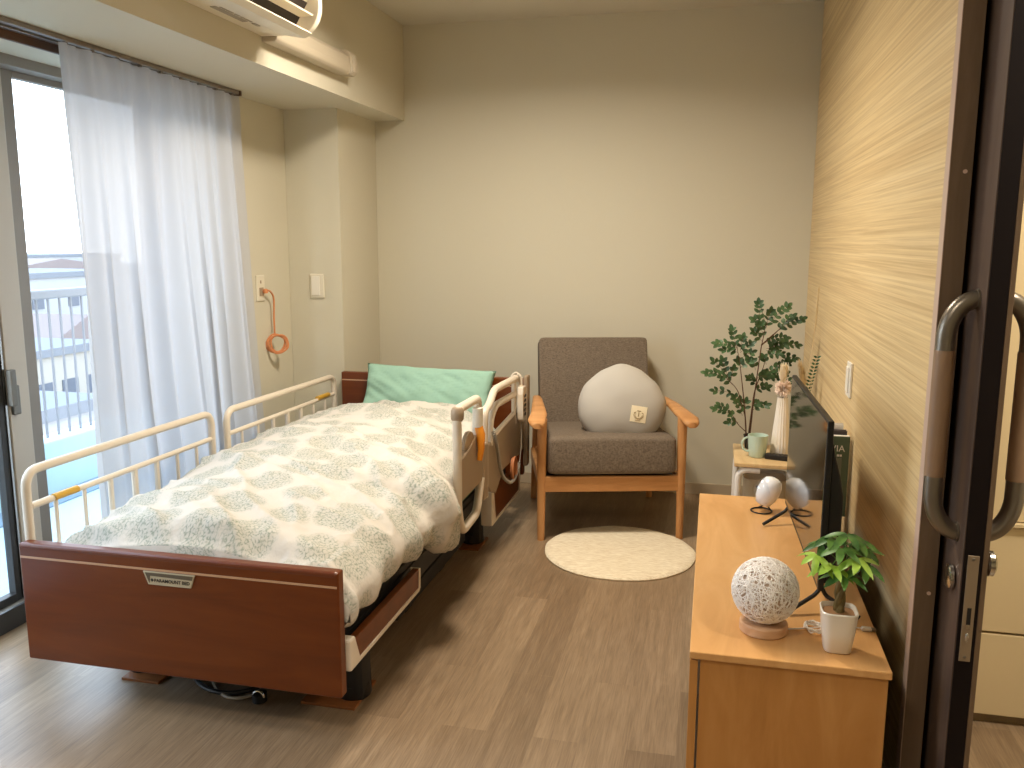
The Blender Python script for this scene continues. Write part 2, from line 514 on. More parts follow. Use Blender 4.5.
struct('floor', box(nb(), -2.60, 2.2, -1.5, 4.75, -0.06, 0.0), M['floor'], smooth=False)
struct('ceiling', box(nb(), -2.60, 2.2, -1.5, 4.75, CZ, CZ + 0.08), M['ceil'], smooth=False)
struct('wall_back', box(nb(), -2.52, 0.62, YB, YB + 0.1, 0, CZ), M['wall'], smooth=False)
struct('wall_right', box(nb(), XR, XR + 0.028, 1.962, YB, 0, CZ), M['oak'], smooth=False)
bm = nb(); box(bm, 0.56, 0.60, 1.962, YB, 0, CZ)
struct('wall_right_outer', bm, M['wall'], smooth=False)
struct('wall_right_front', box(nb(), XR, 0.60, -1.4, 0.75, 0, CZ), M['wall'], smooth=False)
struct('wall_right_header', box(nb(), XR, 0.60, 0.75, 1.962, 2.06, CZ), M['wall'], smooth=False)
struct('wall_front', box(nb(), -2.45, 2.2, -1.5, -1.4, 0, CZ), M['wall'], smooth=False)
bm = nb()
box(bm, -2.52, XL, 3.50, YB, 0, CZ)
box(bm, -2.52, XL, -1.4, 1.10, 0, CZ)
box(bm, -2.52, XL, 1.10, 3.50, 1.985, CZ)
struct('wall_left', bm, M['wall'], smooth=False)
struct('wall_pilaster', box(nb(), XL + 0.001, -1.857, 4.122, YB - 0.001, 0, 2.0), M['wall'], smooth=False)
struct('wall_beam', box(nb(), XL + 0.001, -1.685, -1.399, YB - 0.001, 2.0, CZ - 0.001), M['wall'], smooth=False)
bm = nb(); box(bm, -1.857, XR - 0.002, YB - 0.008, YB, 0.0, 0.062); struct('baseboard_back', bm, M['baseboard'], smooth=False, bevel=0.002)
bm = nb(); box(bm, XR - 0.008, XR, 1.965, YB - 0.01, 0.0, 0.062); struct('baseboard_right', bm, M['baseboard'], smooth=False, bevel=0.002)
bm = nb(); box(bm, -1.857, -1.849, 4.122, YB - 0.008, 0.0, 0.062); box(bm, XL, -1.849, 4.114, 4.122, 0, 0.062); struct('baseboard_left', bm, M['baseboard'], smooth=False)
# brown trim around the window opening and the reveal
bm = nb(); box(bm, XL - 0.001, XL + 0.012, 1.08, 3.50, 1.957, 1.997)
struct('trim_1', bm, M['brown_trim'], smooth=False, bevel=0.002)

# corridor beyond the sliding door
struct('wall_corridor', box(nb(), 1.95, 2.05, -1.4, YB, 0, CZ), M['wall'], smooth=False)
struct('wall_corridor_back', box(nb(), 0.60, 1.95, 3.05, 3.10, 0, CZ), M['wall'], smooth=False)

# ---------------------------------------------------------------- window
W = thing('window_1', 'x', 'x', (-2.36, 2.3, 0))
for k in ('label', 'category'): del W[k]
W['kind'] = 'structure'
XW = -2.46
bm = nb()
box(bm, XW - 0.05, XW + 0.06, 1.10, 3.50, 1.945, 1.985)      # head
box(bm, XW - 0.05, XW + 0.10, 1.10, 3.50, 0.0, 0.055)       # sill
box(bm, XW - 0.05, XW + 0.06, 3.46, 3.50, 0.04, 1.985)
box(bm, XW - 0.05, XW + 0.06, 1.10, 1.14, 0.04, 1.985)
obj('frame', bm, M['alu'], W, smooth=False, bevel=0.003)
bm = nb(); box(bm, XW + 0.03, XW + 0.04, 1.14, 3.46, 0.045, 0.055); box(bm, XW + 0.0, XW + 0.01, 1.14, 3.46, 0.045, 0.055)
obj('track', bm, M['alu_dark'], W, smooth=False)
# outer (far) sash
S1 = obj('sash', box(box(box(box(nb(), XW - 0.035, XW - 0.005, 2.62, 2.712, 0.055, 1.945), XW - 0.035, XW - 0.005, 3.41, 3.46, 0.055, 1.945),
                     XW - 0.035, XW - 0.005, 2.712, 3.41, 1.922, 1.945), XW - 0.035, XW - 0.005, 2.712, 3.41, 0.055, 0.11), M['alu'], W, smooth=False, bevel=0.002)
obj('pane', box(nb(), XW - 0.022, XW - 0.018, 2.712, 3.41, 0.11, 1.922), M['glass'], S1, smooth=False)
# inner (near) sash
bm = nb()
box(bm, XW + 0.012, XW + 0.042, 1.14, 1.19, 0.055, 1.945)
box(bm, XW + 0.012, XW + 0.042, 1.19, 2.545, 1.922, 1.945)
S2 = obj('sash', bm, M['alu'], W, smooth=False, bevel=0.002)
obj('stile', box(nb(), XW + 0.012, XW + 0.044, 2.514, 2.610, 0.055, 1.945), M['alu_lit'], S2, smooth=False, bevel=0.003)
obj('stile', box(box(nb(), XW + 0.010, XW + 0.040, 2.468, 2.492, 0.055, 1.945), XW + 0.014, XW + 0.036, 2.492, 2.514, 0.055, 1.945), M['alu_dark'], S2, smooth=False, bevel=0.002)
obj('seal_strip', box(nb(), XW + 0.040, XW + 0.046, 2.494, 2.502, 0.06, 1.94), M['chrome'], S2, smooth=False)
obj('bottom_rail', box(nb(), XW + 0.010, XW + 0.042, 1.19, 2.47, 0.055, 0.085), M['alu_dark'], S2, smooth=False, bevel=0.002)
obj('pane', box(nb(), XW + 0.024, XW + 0.028, 1.19, 2.469, 0.085, 1.922), M['glass'], S2, smooth=False)
LK = obj('lock', box(box(nb(), XW + 0.044, XW + 0.062, 2.518, 2.548, 0.735, 0.84), XW + 0.055, XW + 0.078, 2.496, 2.522, 0.77, 0.90), M['steel'], S2, smooth=False, bevel=0.004)
# reveal lining
bm = nb(); box(bm, XW + 0.06, XL, 3.496, 3.502, 0.0, 1.985); box(bm, XW + 0.06, XL, 1.10, 3.50, 1.982, 1.988)
struct('trim_2', bm, M['wall'], smooth=False)
# sill band in dark aluminium that the room floor meets
struct('trim_3', box(nb(), XW + 0.10, XW + 0.112, 1.10, 3.49, 0.0, 0.075), M['alu_dark'], smooth=False, bevel=0.002)

# ---------------------------------------------------------------- balcony
struct('floor_balcony', box(nb(), -3.62, XW - 0.05, -1.0, 9.0, -0.12, -0.02), M['bal_floor'], smooth=False)
struct('floor_balcony_gutter', box(nb(), -3.46, -3.30, -1.0, 9.0, -0.03, -0.012), M['gutter'], smooth=False)
KB = tag(obj('balcony_kerb', box(nb(), -3.62, -3.46, -1.0, 9.0, -0.02, 0.275), M['bal_kerb'], smooth=False, bevel=0.01),
         'low pale blue kerb along the outer edge of the balcony floor', 'kerb')
BR = thing('balcony_railing', 'grey metal balcony railing of thin vertical bars outside the window', 'railing', (-3.54, 3.5, 0.275))
obj('top_rail', box(nb(), -3.575, -3.505, -1.0, 9.0, 1.035, 1.085), M['railing'], BR, smooth=False, bevel=0.008)
y = -0.95
k = 0
while y < 8.9:
    b_ = nb()
    if k % 16 == 2: box(b_, -3.56, -3.52, y - 0.02, y + 0.02, 0.275, 1.04)
    else: box(b_, -3.545, -3.535, y - 0.005, y + 0.005, 0.275, 1.04)
    if 3.2 < y < 6.2:
        obj('post' if k % 16 == 2 else 'bar', b_, M['railing'], BR, smooth=False)
    else:
        b_.free()
    y += 0.0855; k += 1
b_ = nb(); y = -0.95; k = 0
while y < 8.9:
    if not (3.2 < y < 6.2):
        if k % 16 == 2: box(b_, -3.56, -3.52, y - 0.02, y + 0.02, 0.275, 1.04)
        else: box(b_, -3.545, -3.535, y - 0.005, y + 0.005, 0.275, 1.04)
    y += 0.0855; k += 1
sb = obj('side_bars', b_, M['railing'], BR, smooth=False); sb['kind'] = 'stuff'

# ---------------------------------------------------------------- the town
GZ = -13.0
struct('ground', box(nb(), -400, -8, -150, 500, GZ - 0.5, GZ), M['ground'], smooth=False)
def building(x0, x1, y0, y1, h, wallm, roofm, label, gable=False, rows=2, cols=4):
    t = thing('building', label, 'building', ((x0 + x1) / 2, (y0 + y1) / 2, GZ), 'buildings of the town beyond the balcony')
    obj('wall', box(nb(), x0, x1, y0, y1, GZ, GZ + h), wallm, t, smooth=False)
    if gable:
        ym = (y0 + y1) / 2
        obj('roof', prism(nb(), [(y0 - .5, GZ + h), (y1 + .5, GZ + h), (ym, GZ + h + 2.0)], 0, x0 - .5, x1 + .5), roofm, t, smooth=False)
    else:
        obj('roof', box(nb(), x0 - .2, x1 + .2, y0 - .2, y1 + .2, GZ + h, GZ + h + .5), roofm, t, smooth=False)
    for r in range(rows):
        for c in range(cols):
            yy = y0 + (c + .5) * (y1 - y0) / cols; zz = GZ + h - 2.2 - r * 2.9
            obj('window', box(nb(), x1, x1 + .06, yy - .7, yy + .7, zz - .6, zz + .6), M['fac_win'], t, smooth=False)
building(-70, -60, 60, 78, 10.9, M['conc'], M['roof_gr'], 'low pale building with a flat grey roof, straight beyond the railing')
building(-100, -86, 84, 116, 9.9, M['conc2'], M['roof_or'], 'far cream building with a long orange roof at the horizon', True)
building(-46, -40, 41, 50, 7.2, M['conc2'], M['roof_gr'], 'cream house seen low between the railing bars')
building(-54, -48, 54, 62, 6.6, M['conc'], M['roof_or'], 'white house with a pale orange pitched roof below the railing', True)
building(-30, -25, 26, 31, 7.4, M['conc'], M['roof_gr'], 'nearest white house low below the balcony')
building(-150, -130, 120, 170, 11.0, M['conc'], M['roof_gr'], 'distant grey white block behind the orange roof')

# ---------------------------------------------------------------- curtain + rails
CR = thing('curtain_rail', 'double bronze curtain rail under the beam above the window', 'curtain rail', (-2.08, 2.4, 2.0))
for xx in (-2.075, -2.125):
    bm = nb(); box(bm, xx - 0.012, xx + 0.012, 1.0, 3.56, 1.983, 1.9995)
    obj('rail', bm, M['rail_metal'], CR, smooth=False, bevel=0.003)
obj('end_cap', box(nb(), -2.142, -2.058, 3.56, 3.572, 1.978, 1.9995), M['brown_trim'], CR, smooth=False, bevel=0.002)
for i in range(9):
    yy = 2.52 + i * 0.125
    obj('glider', box(nb(), -2.080, -2.070, yy - 0.006, yy + 0.006, 1.975, 1.983), M['rail_metal'], CR, smooth=False)

def curtain_mesh():
    bm = nb()
    nU, nV = 260, 60
    y0t, y1t, z1 = 2.488, 3.565, 1.977
    z0 = 0.03
    pl = 8.0
    g = []
    for j in range(nV + 1):
        v = j / nV                         # 0 top .. 1 bottom
        row = []
        for i in range(nU + 1):
            u = i / nU
            fl = 0.5 + 0.5 * min(1, v * 3)
            ph = u * pl * 2 * pi + 0.9 * sin(u * 9) + v * 1.1 * sin(u * 17 + 1)
            amp = (0.010 + 0.026 * min(1, v * 1.4)) * (0.62 + 0.38 * sin(u * 13 + 2))
            x = -2.075 + amp * sin(ph) + 0.010 * min(1, v * 2) * sin(2.3 * ph + 1)
            # pinch pleats near the top
            if v < 0.07: x += 0.006 * sin(ph * 2)
            yw = y0t + (y1t - y0t) * u
            yy = yw + 0.018 * cos(ph) * min(1, v * 2) + v * (-0.02 + 0.09 * u) + 0.015 * sin(v * 5 + u * 8) * v
            x += 0.05 * v * v
            row.append(bm.verts.new((x, yy, z1 + (z0 - z1) * v)))
        g.append(row)
    for j in range(nV):
        for i in range(nU):
            bm.faces.new((g[j][i], g[j][i + 1], g[j + 1][i + 1], g[j + 1][i]))
    return bm
tag(obj('sheer_curtain', curtain_mesh(), M['curtain'], angle=180), 'white sheer pleated curtain hanging in front of the window behind the bed', 'curtain')

# ---------------------------------------------------------------- air conditioner
AC = thing('air_conditioner', 'white wall mounted air conditioner on the beam near the ceiling', 'air conditioner', (-1.6, 2.7, 2.1))
prof = [(-1.685, 2.105), (-1.575, 2.100), (-1.545, 2.118), (-1.50, 2.190), (-1.470, 2.215), (-1.455, 2.26), (-1.455, 2.38), (-1.475, 2.40), (-1.685, 2.40)]
obj('body', prism(nb(), prof, 1, 2.28, 3.055), M['ac_white'], AC, smooth=False, bevel=0.003)
# end cap: rounder profile
ep = [(-1.685, 2.103)] + [(-1.52 + 0.085 * cos(a), 2.19 + 0.095 * sin(a)) for a in [radians(-110 + i * 12) for i in range(10)]] + [(-1.435, 2.38), (-1.455, 2.405), (-1.685, 2.405)]
obj('side_panel', prism(nb(), ep, 1, 3.055, 3.085), M['ac_white'], AC, smooth=False, bevel=0.004)
obj('side_panel', prism(nb(), ep, 1, 2.25, 2.28), M['ac_white'], AC, smooth=False, bevel=0.004)
bm = nb(); prism(bm, [(-1.535, 2.118), (-1.482, 2.200), (-1.492, 2.205), (-1.548, 2.123)], 1, 2.30, 3.035)
bmesh.ops.translate(bm, verts=bm.verts, vec=(0.012, 0, -0.002))
obj('air_outlet', bm, M['ac_dark'], AC, smooth=False)
bm = nb(); prism(bm, [(-1.578, 2.094), (-1.485, 2.078), (-1.460, 2.092), (-1.463, 2.098), (-1.487, 2.086), (-1.574, 2.103)], 1, 2.29, 3.04)
obj('louver', bm, M['ac_white'], AC, smooth=False)
bm = nb(); prism(bm, [(-1.502, 2.15), (-1.448, 2.150), (-1.446, 2.156), (-1.50, 2.158)], 1, 2.31, 3.03)
obj('louver', bm, M['ac_white'], AC, smooth=False)
bm = nb()
random.seed(3)
yy = 2.66
while yy < 2.86:
    w = random.uniform(.006, .014)
    box(bm, -1.632, -1.612, yy, yy + w, 2.0995, 2.1035); yy += w + .003
    box(bm, -1.606, -1.598, yy, yy + w, 2.0995, 2.1030)
box(bm, -1.612, -1.600, 2.885, 2.925, 2.0985, 2.1030)
obj('caution_print', bm, M['ac_print'], AC, smooth=False)

bm = nb()
dp = [(-1.6855, 2.092), (-1.632, 2.092), (-1.622, 2.100), (-1.618, 2.125), (-1.622, 2.165), (-1.640, 2.185), (-1.6855, 2.188)]
prism(bm, dp, 1, 3.085, 3.75)
bmesh.ops.translate(bm, verts=bm.verts, vec=(0, 0, -0.008))
PD = thing('pipe_cover', 'beige pipe cover running along the beam beside the air conditioner', 'pipe cover', (-1.65, 3.5, 2.09))
obj('cover', bm, M['duct'], PD, smooth=False, bevel=0.006)
dp2 = [(-1.685, 2.086), (-1.628, 2.086), (-1.612, 2.098), (-1.610, 2.125), (-1.614, 2.170), (-1.636, 2.192), (-1.685, 2.194)]
obj('end_cap', prism(prism(nb(), dp2, 1, 3.75, 3.77), dp2, 1, 3.776, 3.815), M['duct'], PD, smooth=False, bevel=0.005)

# ---------------------------------------------------------------- wall plates + call cord
t = thing('nurse_call_socket', 'beige wall plate that the orange call cord plugs into beside the curtain', 'wall plate', (XL, 3.82, 1.12))
obj('plate', box(nb(), XL, XL + 0.008, 3.775, 3.85, 1.06, 1.185), M['switch'], t, smooth=False, bevel=0.003)
obj('socket', box(box(nb(), XL + 0.008, XL + 0.012, 3.795, 3.83, 1.085, 1.125), XL + 0.008, XL + 0.011, 3.805, 3.815, 1.145, 1.160), M['rail_taupe'], t, smooth=False, bevel=0.001)
t = thing('call_button_cord', 'orange call cord looped into a ring hanging on the left wall', 'cord', (XL + 0.03, 3.87, 0.9))
pth = smooth_path([(XL + 0.012, 3.82, 1.108), (XL + 0.035, 3.84, 1.112), (XL + 0.03, 3.895, 1.08), (XL + 0.022, 3.90, 0.97), (XL + 0.02, 3.905, 0.89)], 0.03)
obj('cord', tube(nb(), pth, 0.0045, 8), M['cord_orange'], t)
bm = nb()
for k in range(5):
    cc = (XL + 0.018 + 0.005 * k, 3.90 + 0.004 * sin(k * 2), 0.845 - 0.003 * (k % 2))
    tube(bm, [(cc[0] + 0.018 + (0.034) * cos(a) + 0.003 * sin(3 * a + k), cc[1] - 0.02 + (0.030 + 0.003 * sin(k * 3)) * cos(a), cc[2] + (0.043 + .003 * cos(k * 2)) * sin(a)) for a in [2 * pi * i / 30 for i in range(30)]], 0.0042, 7, closed=True)
obj('coil', bm, M['cord_orange'], t)
obj('plug', lathe(nb(), [(0.011, 0), (0.013, 0.006), (0.011, 0.018), (0.006, 0.022)], (XL + 0.022, 3.828, 1.097), 14), M['cord_orange'], t)

t = thing('light_switch', 'beige light switch plate on the pilaster front above the bed', 'light switch', (-1.994, 4.122, 1.12))
obj('plate', box(nb(), -2.032, -1.955, 4.113, 4.122, 1.06, 1.182), M['switch'], t, smooth=False, bevel=0.003)
obj('rocker', box(nb(), -2.022, -1.976, 4.108, 4.113, 1.072, 1.170), M['plastic_white'], t, smooth=False, bevel=0.002)
t = thing('light_switch', 'narrow white switch plate on the oak wall above the television', 'light switch', (XR, 3.065, 0.89))
obj('plate', box(nb(), XR - 0.009, XR, 3.025, 3.105, 0.832, 0.950), M['plastic_white'], t, smooth=False, bevel=0.003)
obj('rocker', box(nb(), XR - 0.014, XR - 0.009, 3.042, 3.088, 0.848, 0.934), M['plastic_white'], t, smooth=False, bevel=0.002)

# ================================================================== BED
BX0, BX1 = -1.928, -0.933
BED = thing('hospital_bed', 'adjustable care bed with dark red brown end boards and beige side rails', 'bed', (-1.42, 3.1, 0))
def end_board(name, y0, y1, z0, z1, x0, x1, groove_y, s):
    o = obj(name, box(nb(), x0, x1, y0, y1, z0, z1), M['bed_wood'], BED, smooth=False, bevel=0.005, seg=3)
    gz = z1 - 0.040
    obj('inlay', box(nb(), x0 + 0.004, x1 - 0.004, groove_y - 0.0012, groove_y + 0.0012, gz - 0.003, gz + 0.003), M['groove'], o, smooth=False)
    return o
FB = end_board('footboard', 1.99, 2.026, 0.13, 0.486, BX0, BX1, 1.990, -1)
obj('edge_strip', box(nb(), BX0 + .002, BX1 - .002, 1.989, 2.027, 0.468, 0.4875), M['bed_edge'], FB, smooth=False, bevel=0.008, seg=3)
HB = end_board('headboard', 4.062, 4.098, 0.20, 0.686, -1.850, -0.888, 4.062, -1)
obj('end_post', box(nb(), -0.888, -0.866, 4.050, 4.108, 0.25, 0.702), M['rail_taupe'], HB, smooth=False, bevel=0.006)
# badge
pts = [(-1.518, 0.4415), (-1.356, 0.4415), (-1.370, 0.4035), (-1.503, 0.4035)]
bd = obj('badge', prism(nb(), pts, 1, 1.9855, 1.9905), M['plate'], FB, smooth=False, bevel=0.001)
pts = [(-1.510, 0.4385), (-1.361, 0.4385), (-1.372, 0.4150), (-1.498, 0.4150)]
pts = [(-1.511, 0.4385), (-1.361, 0.4385), (-1.3645, 0.4270), (-1.495, 0.4300), (-1.4985, 0.4085)]
obj('recess', prism(nb(), pts, 1, 1.9845, 1.9860), M['plate_dark'], bd, smooth=False)
RX = Matrix.Rotation(pi / 2, 3, 'X')
obj('badge_lettering', text_bm('PARAMOUNT BED', 0.0135, (-1.483, 1.9850, 0.4130), RX, 0.0003, True), M['ink'], bd, smooth=False)
pl = []
cx_, cz_ = -1.4895, 0.4180
for i in range(8):
    a = pi / 4 * i + pi / 8 * 0; r = 0.0058 if i % 2 == 0 else 0.0030
    pl.append((cx_ + r * cos(a), cz_ + r * sin(a)))
obj('badge_emblem', prism(nb(), pl, 1, 1.9842, 1.9850), M['ink'], bd, smooth=False)

# base frame
bm = nb()
box(bm, -1.84, -0.98, 2.03, 4.06, 0.235, 0.275)
box(bm, -1.80, -1.04, 2.10, 4.0, 0.12, 0.16)
box(bm, -1.02, -0.975, 2.04, 4.05, 0.17, 0.25); box(bm, -1.845, -1.80, 2.04, 4.05, 0.17, 0.25)
for yy in (2.25, 2.7, 3.1, 3.6, 3.9):
    box(bm, -1.84, -1.0, yy, yy + 0.05, 0.16, 0.24)
obj('base_frame', bm, M['black_soft'], BED, smooth=False, bevel=0.004)
obj('lift_mechanism', box(box(box(nb(), -1.06, -1.01, 2.62, 3.45, 0.06, 0.12), -1.07, -1.03, 2.75, 2.82, 0.03, 0.2), -1.07, -1.03, 3.15, 3.22, 0.03, 0.2), M['black_soft'], BED, smooth=False, bevel=0.006)
for (lx, ly) in ((-1.005, 2.235), (-1.72, 2.235), (-1.02, 3.60), (-1.72, 3.60)):
    L = obj('leg', lathe(nb(), [(0.045, 0.008), (0.045, 0.03), (0.042, 0.16), (0.042, 0.24)], (lx, ly, 0), 18, squash=4), M['black_soft'], BED)
    obj('foot_cap', lathe(nb(), [(0.050, 0.008), (0.052, 0.016), (0.047, 0.045)], (lx, ly, 0), 18), M['black'], L)
# side valances (lower panels)
def valance(y0, y1, zt, zb, xo):
    v = obj('side_panel', box(nb(), xo - 0.022, xo, y0, y1, zb, zt), M['bed_wood'], BED, smooth=False, bevel=0.003)
    obj('panel_trim', box(nb(), xo - 0.024, xo + 0.003, y0, y1, zb - 0.012, zb + 0.002), M['rail_beige'], v, smooth=False, bevel=0.003)
    pc = [(y0 - 0.005, zb - 0.012), (y0 + 0.07, zb - 0.012), (y0 + 0.03, zt + 0.012), (y0 - 0.005, zt + 0.012)]
    obj('panel_end', prism(nb(), pc, 0, xo - 0.05, xo + 0.004), M['rail_beige'], v, smooth=False, bevel=0.006)
    pc = [(y1 - 0.012, zb - 0.012), (y1 + 0.006, zb - 0.002), (y1 + 0.008, zt), (y1 - 0.004, zt)]
    obj('panel_end', prism(nb(), pc, 0, xo - 0.03, xo + 0.004), M['rail_beige'], v, smooth=False, bevel=0.002)
valance(2.034, 2.60, 0.268, 0.200, -0.925)
valance(3.50, 4.045, 0.262, 0.130, -0.905)
obj('side_panel', box(nb(), -1.872, -1.856, 2.034, 4.05, 0.18, 0.26), M['bed_wood'], BED, smooth=False, bevel=0.003)

# left side rails
def left_rail(y0, y1, ztop, mus_near, x):
    R_ = obj('side_rail', tube(nb(), smooth_path([(x, y0, 0.28), (x, y0, ztop), (x, y1, ztop - 0.012), (x, y1, 0.28)], 0.055, 7), 0.0138, 12), M['rail_beige'], BED)
    obj('lower_bar', tube(nb(), [(x, y0 + 0.01, 0.580), (x, y1 - 0.01, 0.572)], 0.0095, 10), M['rail_beige'], R_)
    n = 7
    for i in range(n):
        yy = y0 + 0.11 + (y1 - y0 - 0.22) * i / (n - 1)
        w = 0.009 if i in (2, 4) else 0.0065
        obj('bar', tube(nb(), [(x, yy, 0.30), (x, yy, 0.575)], w if i != 3 else 0.011, 8), M['rail_beige'], R_)
    obj('base_bar', tube(nb(), [(x, y0, 0.30), (x, y1, 0.30)], 0.011, 10), M['rail_beige'], R_)
    yo = (y0 + 0.10, y0 + 0.20) if mus_near else (y1 - 0.20, y1 - 0.07)
    obj('catch', tube(nb(), [(x + 0.002, yo[0], 0.582), (x + 0.002, yo[1], 0.581)], 0.0115, 10), M['mustard'], R_)
    obj('bar_sleeve', tube(nb(), [(x, y0 + 0.012, 0.581), (x, y0 + 0.09, 0.581)] if mus_near else [(x, y1 - 0.07, 0.573), (x, y1 - 0.012, 0.573)], 0.0105, 10), M['rail_beige'], R_)
left_rail(2.030, 2.985, 0.688, True, -1.922)
left_rail(3.035, 4.045, 0.676, False, -1.885)

# right assist rail, near section
x = -0.895
RR = obj('assist_rail', tube(nb(), smooth_path([(x, 3.20, 0.56), (x, 3.25, 0.735), (x, 2.955, 0.742), (x, 2.955, 0.36), (x, 3.0, 0.262), (x, 3.22, 0.27), (x, 3.28, 0.40)], 0.045, 7), 0.0175, 12), M['rail_beige'], BED)
obj('rail_joint', lathe(nb(), [(0.019, 0.0), (0.024, 0.008), (0.024, 0.04), (0.018, 0.05)], (x, 2.960, 0.700), 16), M['rail_taupe'], RR)
pp = [(2.96, 0.39), (3.26, 0.39), (3.30, 0.44), (3.27, 0.57), (3.18, 0.60), (3.08, 0.57), (2.96, 0.55)]
obj('panel', prism(nb(), pp, 0, x - 0.014, x + 0.012), M['rail_taupe'], RR, smooth=False, bevel=0.006)
obj('hinge_disc', prism(nb(), [(3.10 + 0.07 * cos(a), 0.57 + 0.06 * sin(a)) for a in [pi * i / 12 for i in range(13)]], 0, x - 0.010, x + 0.008), M['rail_taupe'], RR, smooth=False, bevel=0.004)
obj('lock_sleeve', tube(nb(), [(x + 0.012, 3.195, 0.630), (x + 0.012, 3.195, 0.705)], 0.021, 14), M['plastic_white'], RR)
bm = nb(); tube(bm, [(x + 0.016, 3.195, 0.632), (x + 0.026, 3.19, 0.60), (x + 0.030, 3.18, 0.545), (x + 0.026, 3.172, 0.500)], [0.017, 0.018, 0.014, 0.010], 12)
obj('release_lever', bm, M['orange'], RR)
# far section
R2 = obj('assist_rail', tube(nb(), smooth_path([(x, 3.34, 0.30), (x, 3.34, 0.665), (x, 3.42, 0.672), (x, 3.50, 0.725), (x, 3.93, 0.712), (x, 3.99, 0.69), (x, 3.99, 0.36)], 0.045, 6), 0.0165, 12), M['rail_beige'], BED)
obj('grab_bar', tube(nb(), smooth_path([(x, 3.43, 0.50), (x, 3.43, 0.605), (x, 3.52, 0.655), (x, 3.98, 0.635)], 0.05, 6), 0.0150, 12), M['rail_beige'], R2)
obj('post', tube(nb(), [(x, 3.88, 0.50), (x, 3.88, 0.705)], 0.012, 10), M['rail_beige'], R2)
pp = [(3.30, 0.50), (3.34, 0.36), (3.42, 0.30), (3.50, 0.27), (3.56, 0.30), (3.62, 0.34), (3.99, 0.33), (4.0, 0.555), (3.44, 0.52)]
obj('panel', prism(nb(), pp, 0, x - 0.014, x + 0.010), M['rail_taupe'], R2, smooth=False, bevel=0.006)
obj('panel_edge', tube(nb(), [(x, 3.44, 0.525), (x, 3.99, 0.558)], 0.011, 8), M['rail_beige'], R2)
obj('cover_strip', box(nb(), x - 0.012, x + 0.016, 3.275, 3.345, 0.30, 0.54), M['rail_taupe'], R2, smooth=False, bevel=0.008)
obj('corner_plate', box(nb(), x - 0.004, x + 0.012, 3.965, 4.045, 0.34, 0.60), M['rail_taupe'], R2, smooth=False, bevel=0.006)

# mattress, pillow, duvet
bm = nb(); superellipsoid(bm, (-1.42, 3.04, 0.345), (0.455, 1.0, 0.068), 0.25, 0.12, 64, 12)
tag(obj('mattress', bm, M['mat_green']), 'pale green mattress lying on the care bed under the duvet', 'mattress')

def lerp(a, b, t): return a + (b - a) * t
def interp(tab, v):
    if v <= tab[0][0]: return tab[0][1]
    for (a, fa), (b, fb) in zip(tab, tab[1:]):
        if v <= b:
            t = (v - a) / (b - a); t = t * t * (3 - 2 * t)
            return fa + (fb - fa) * t
    return tab[-1][1]

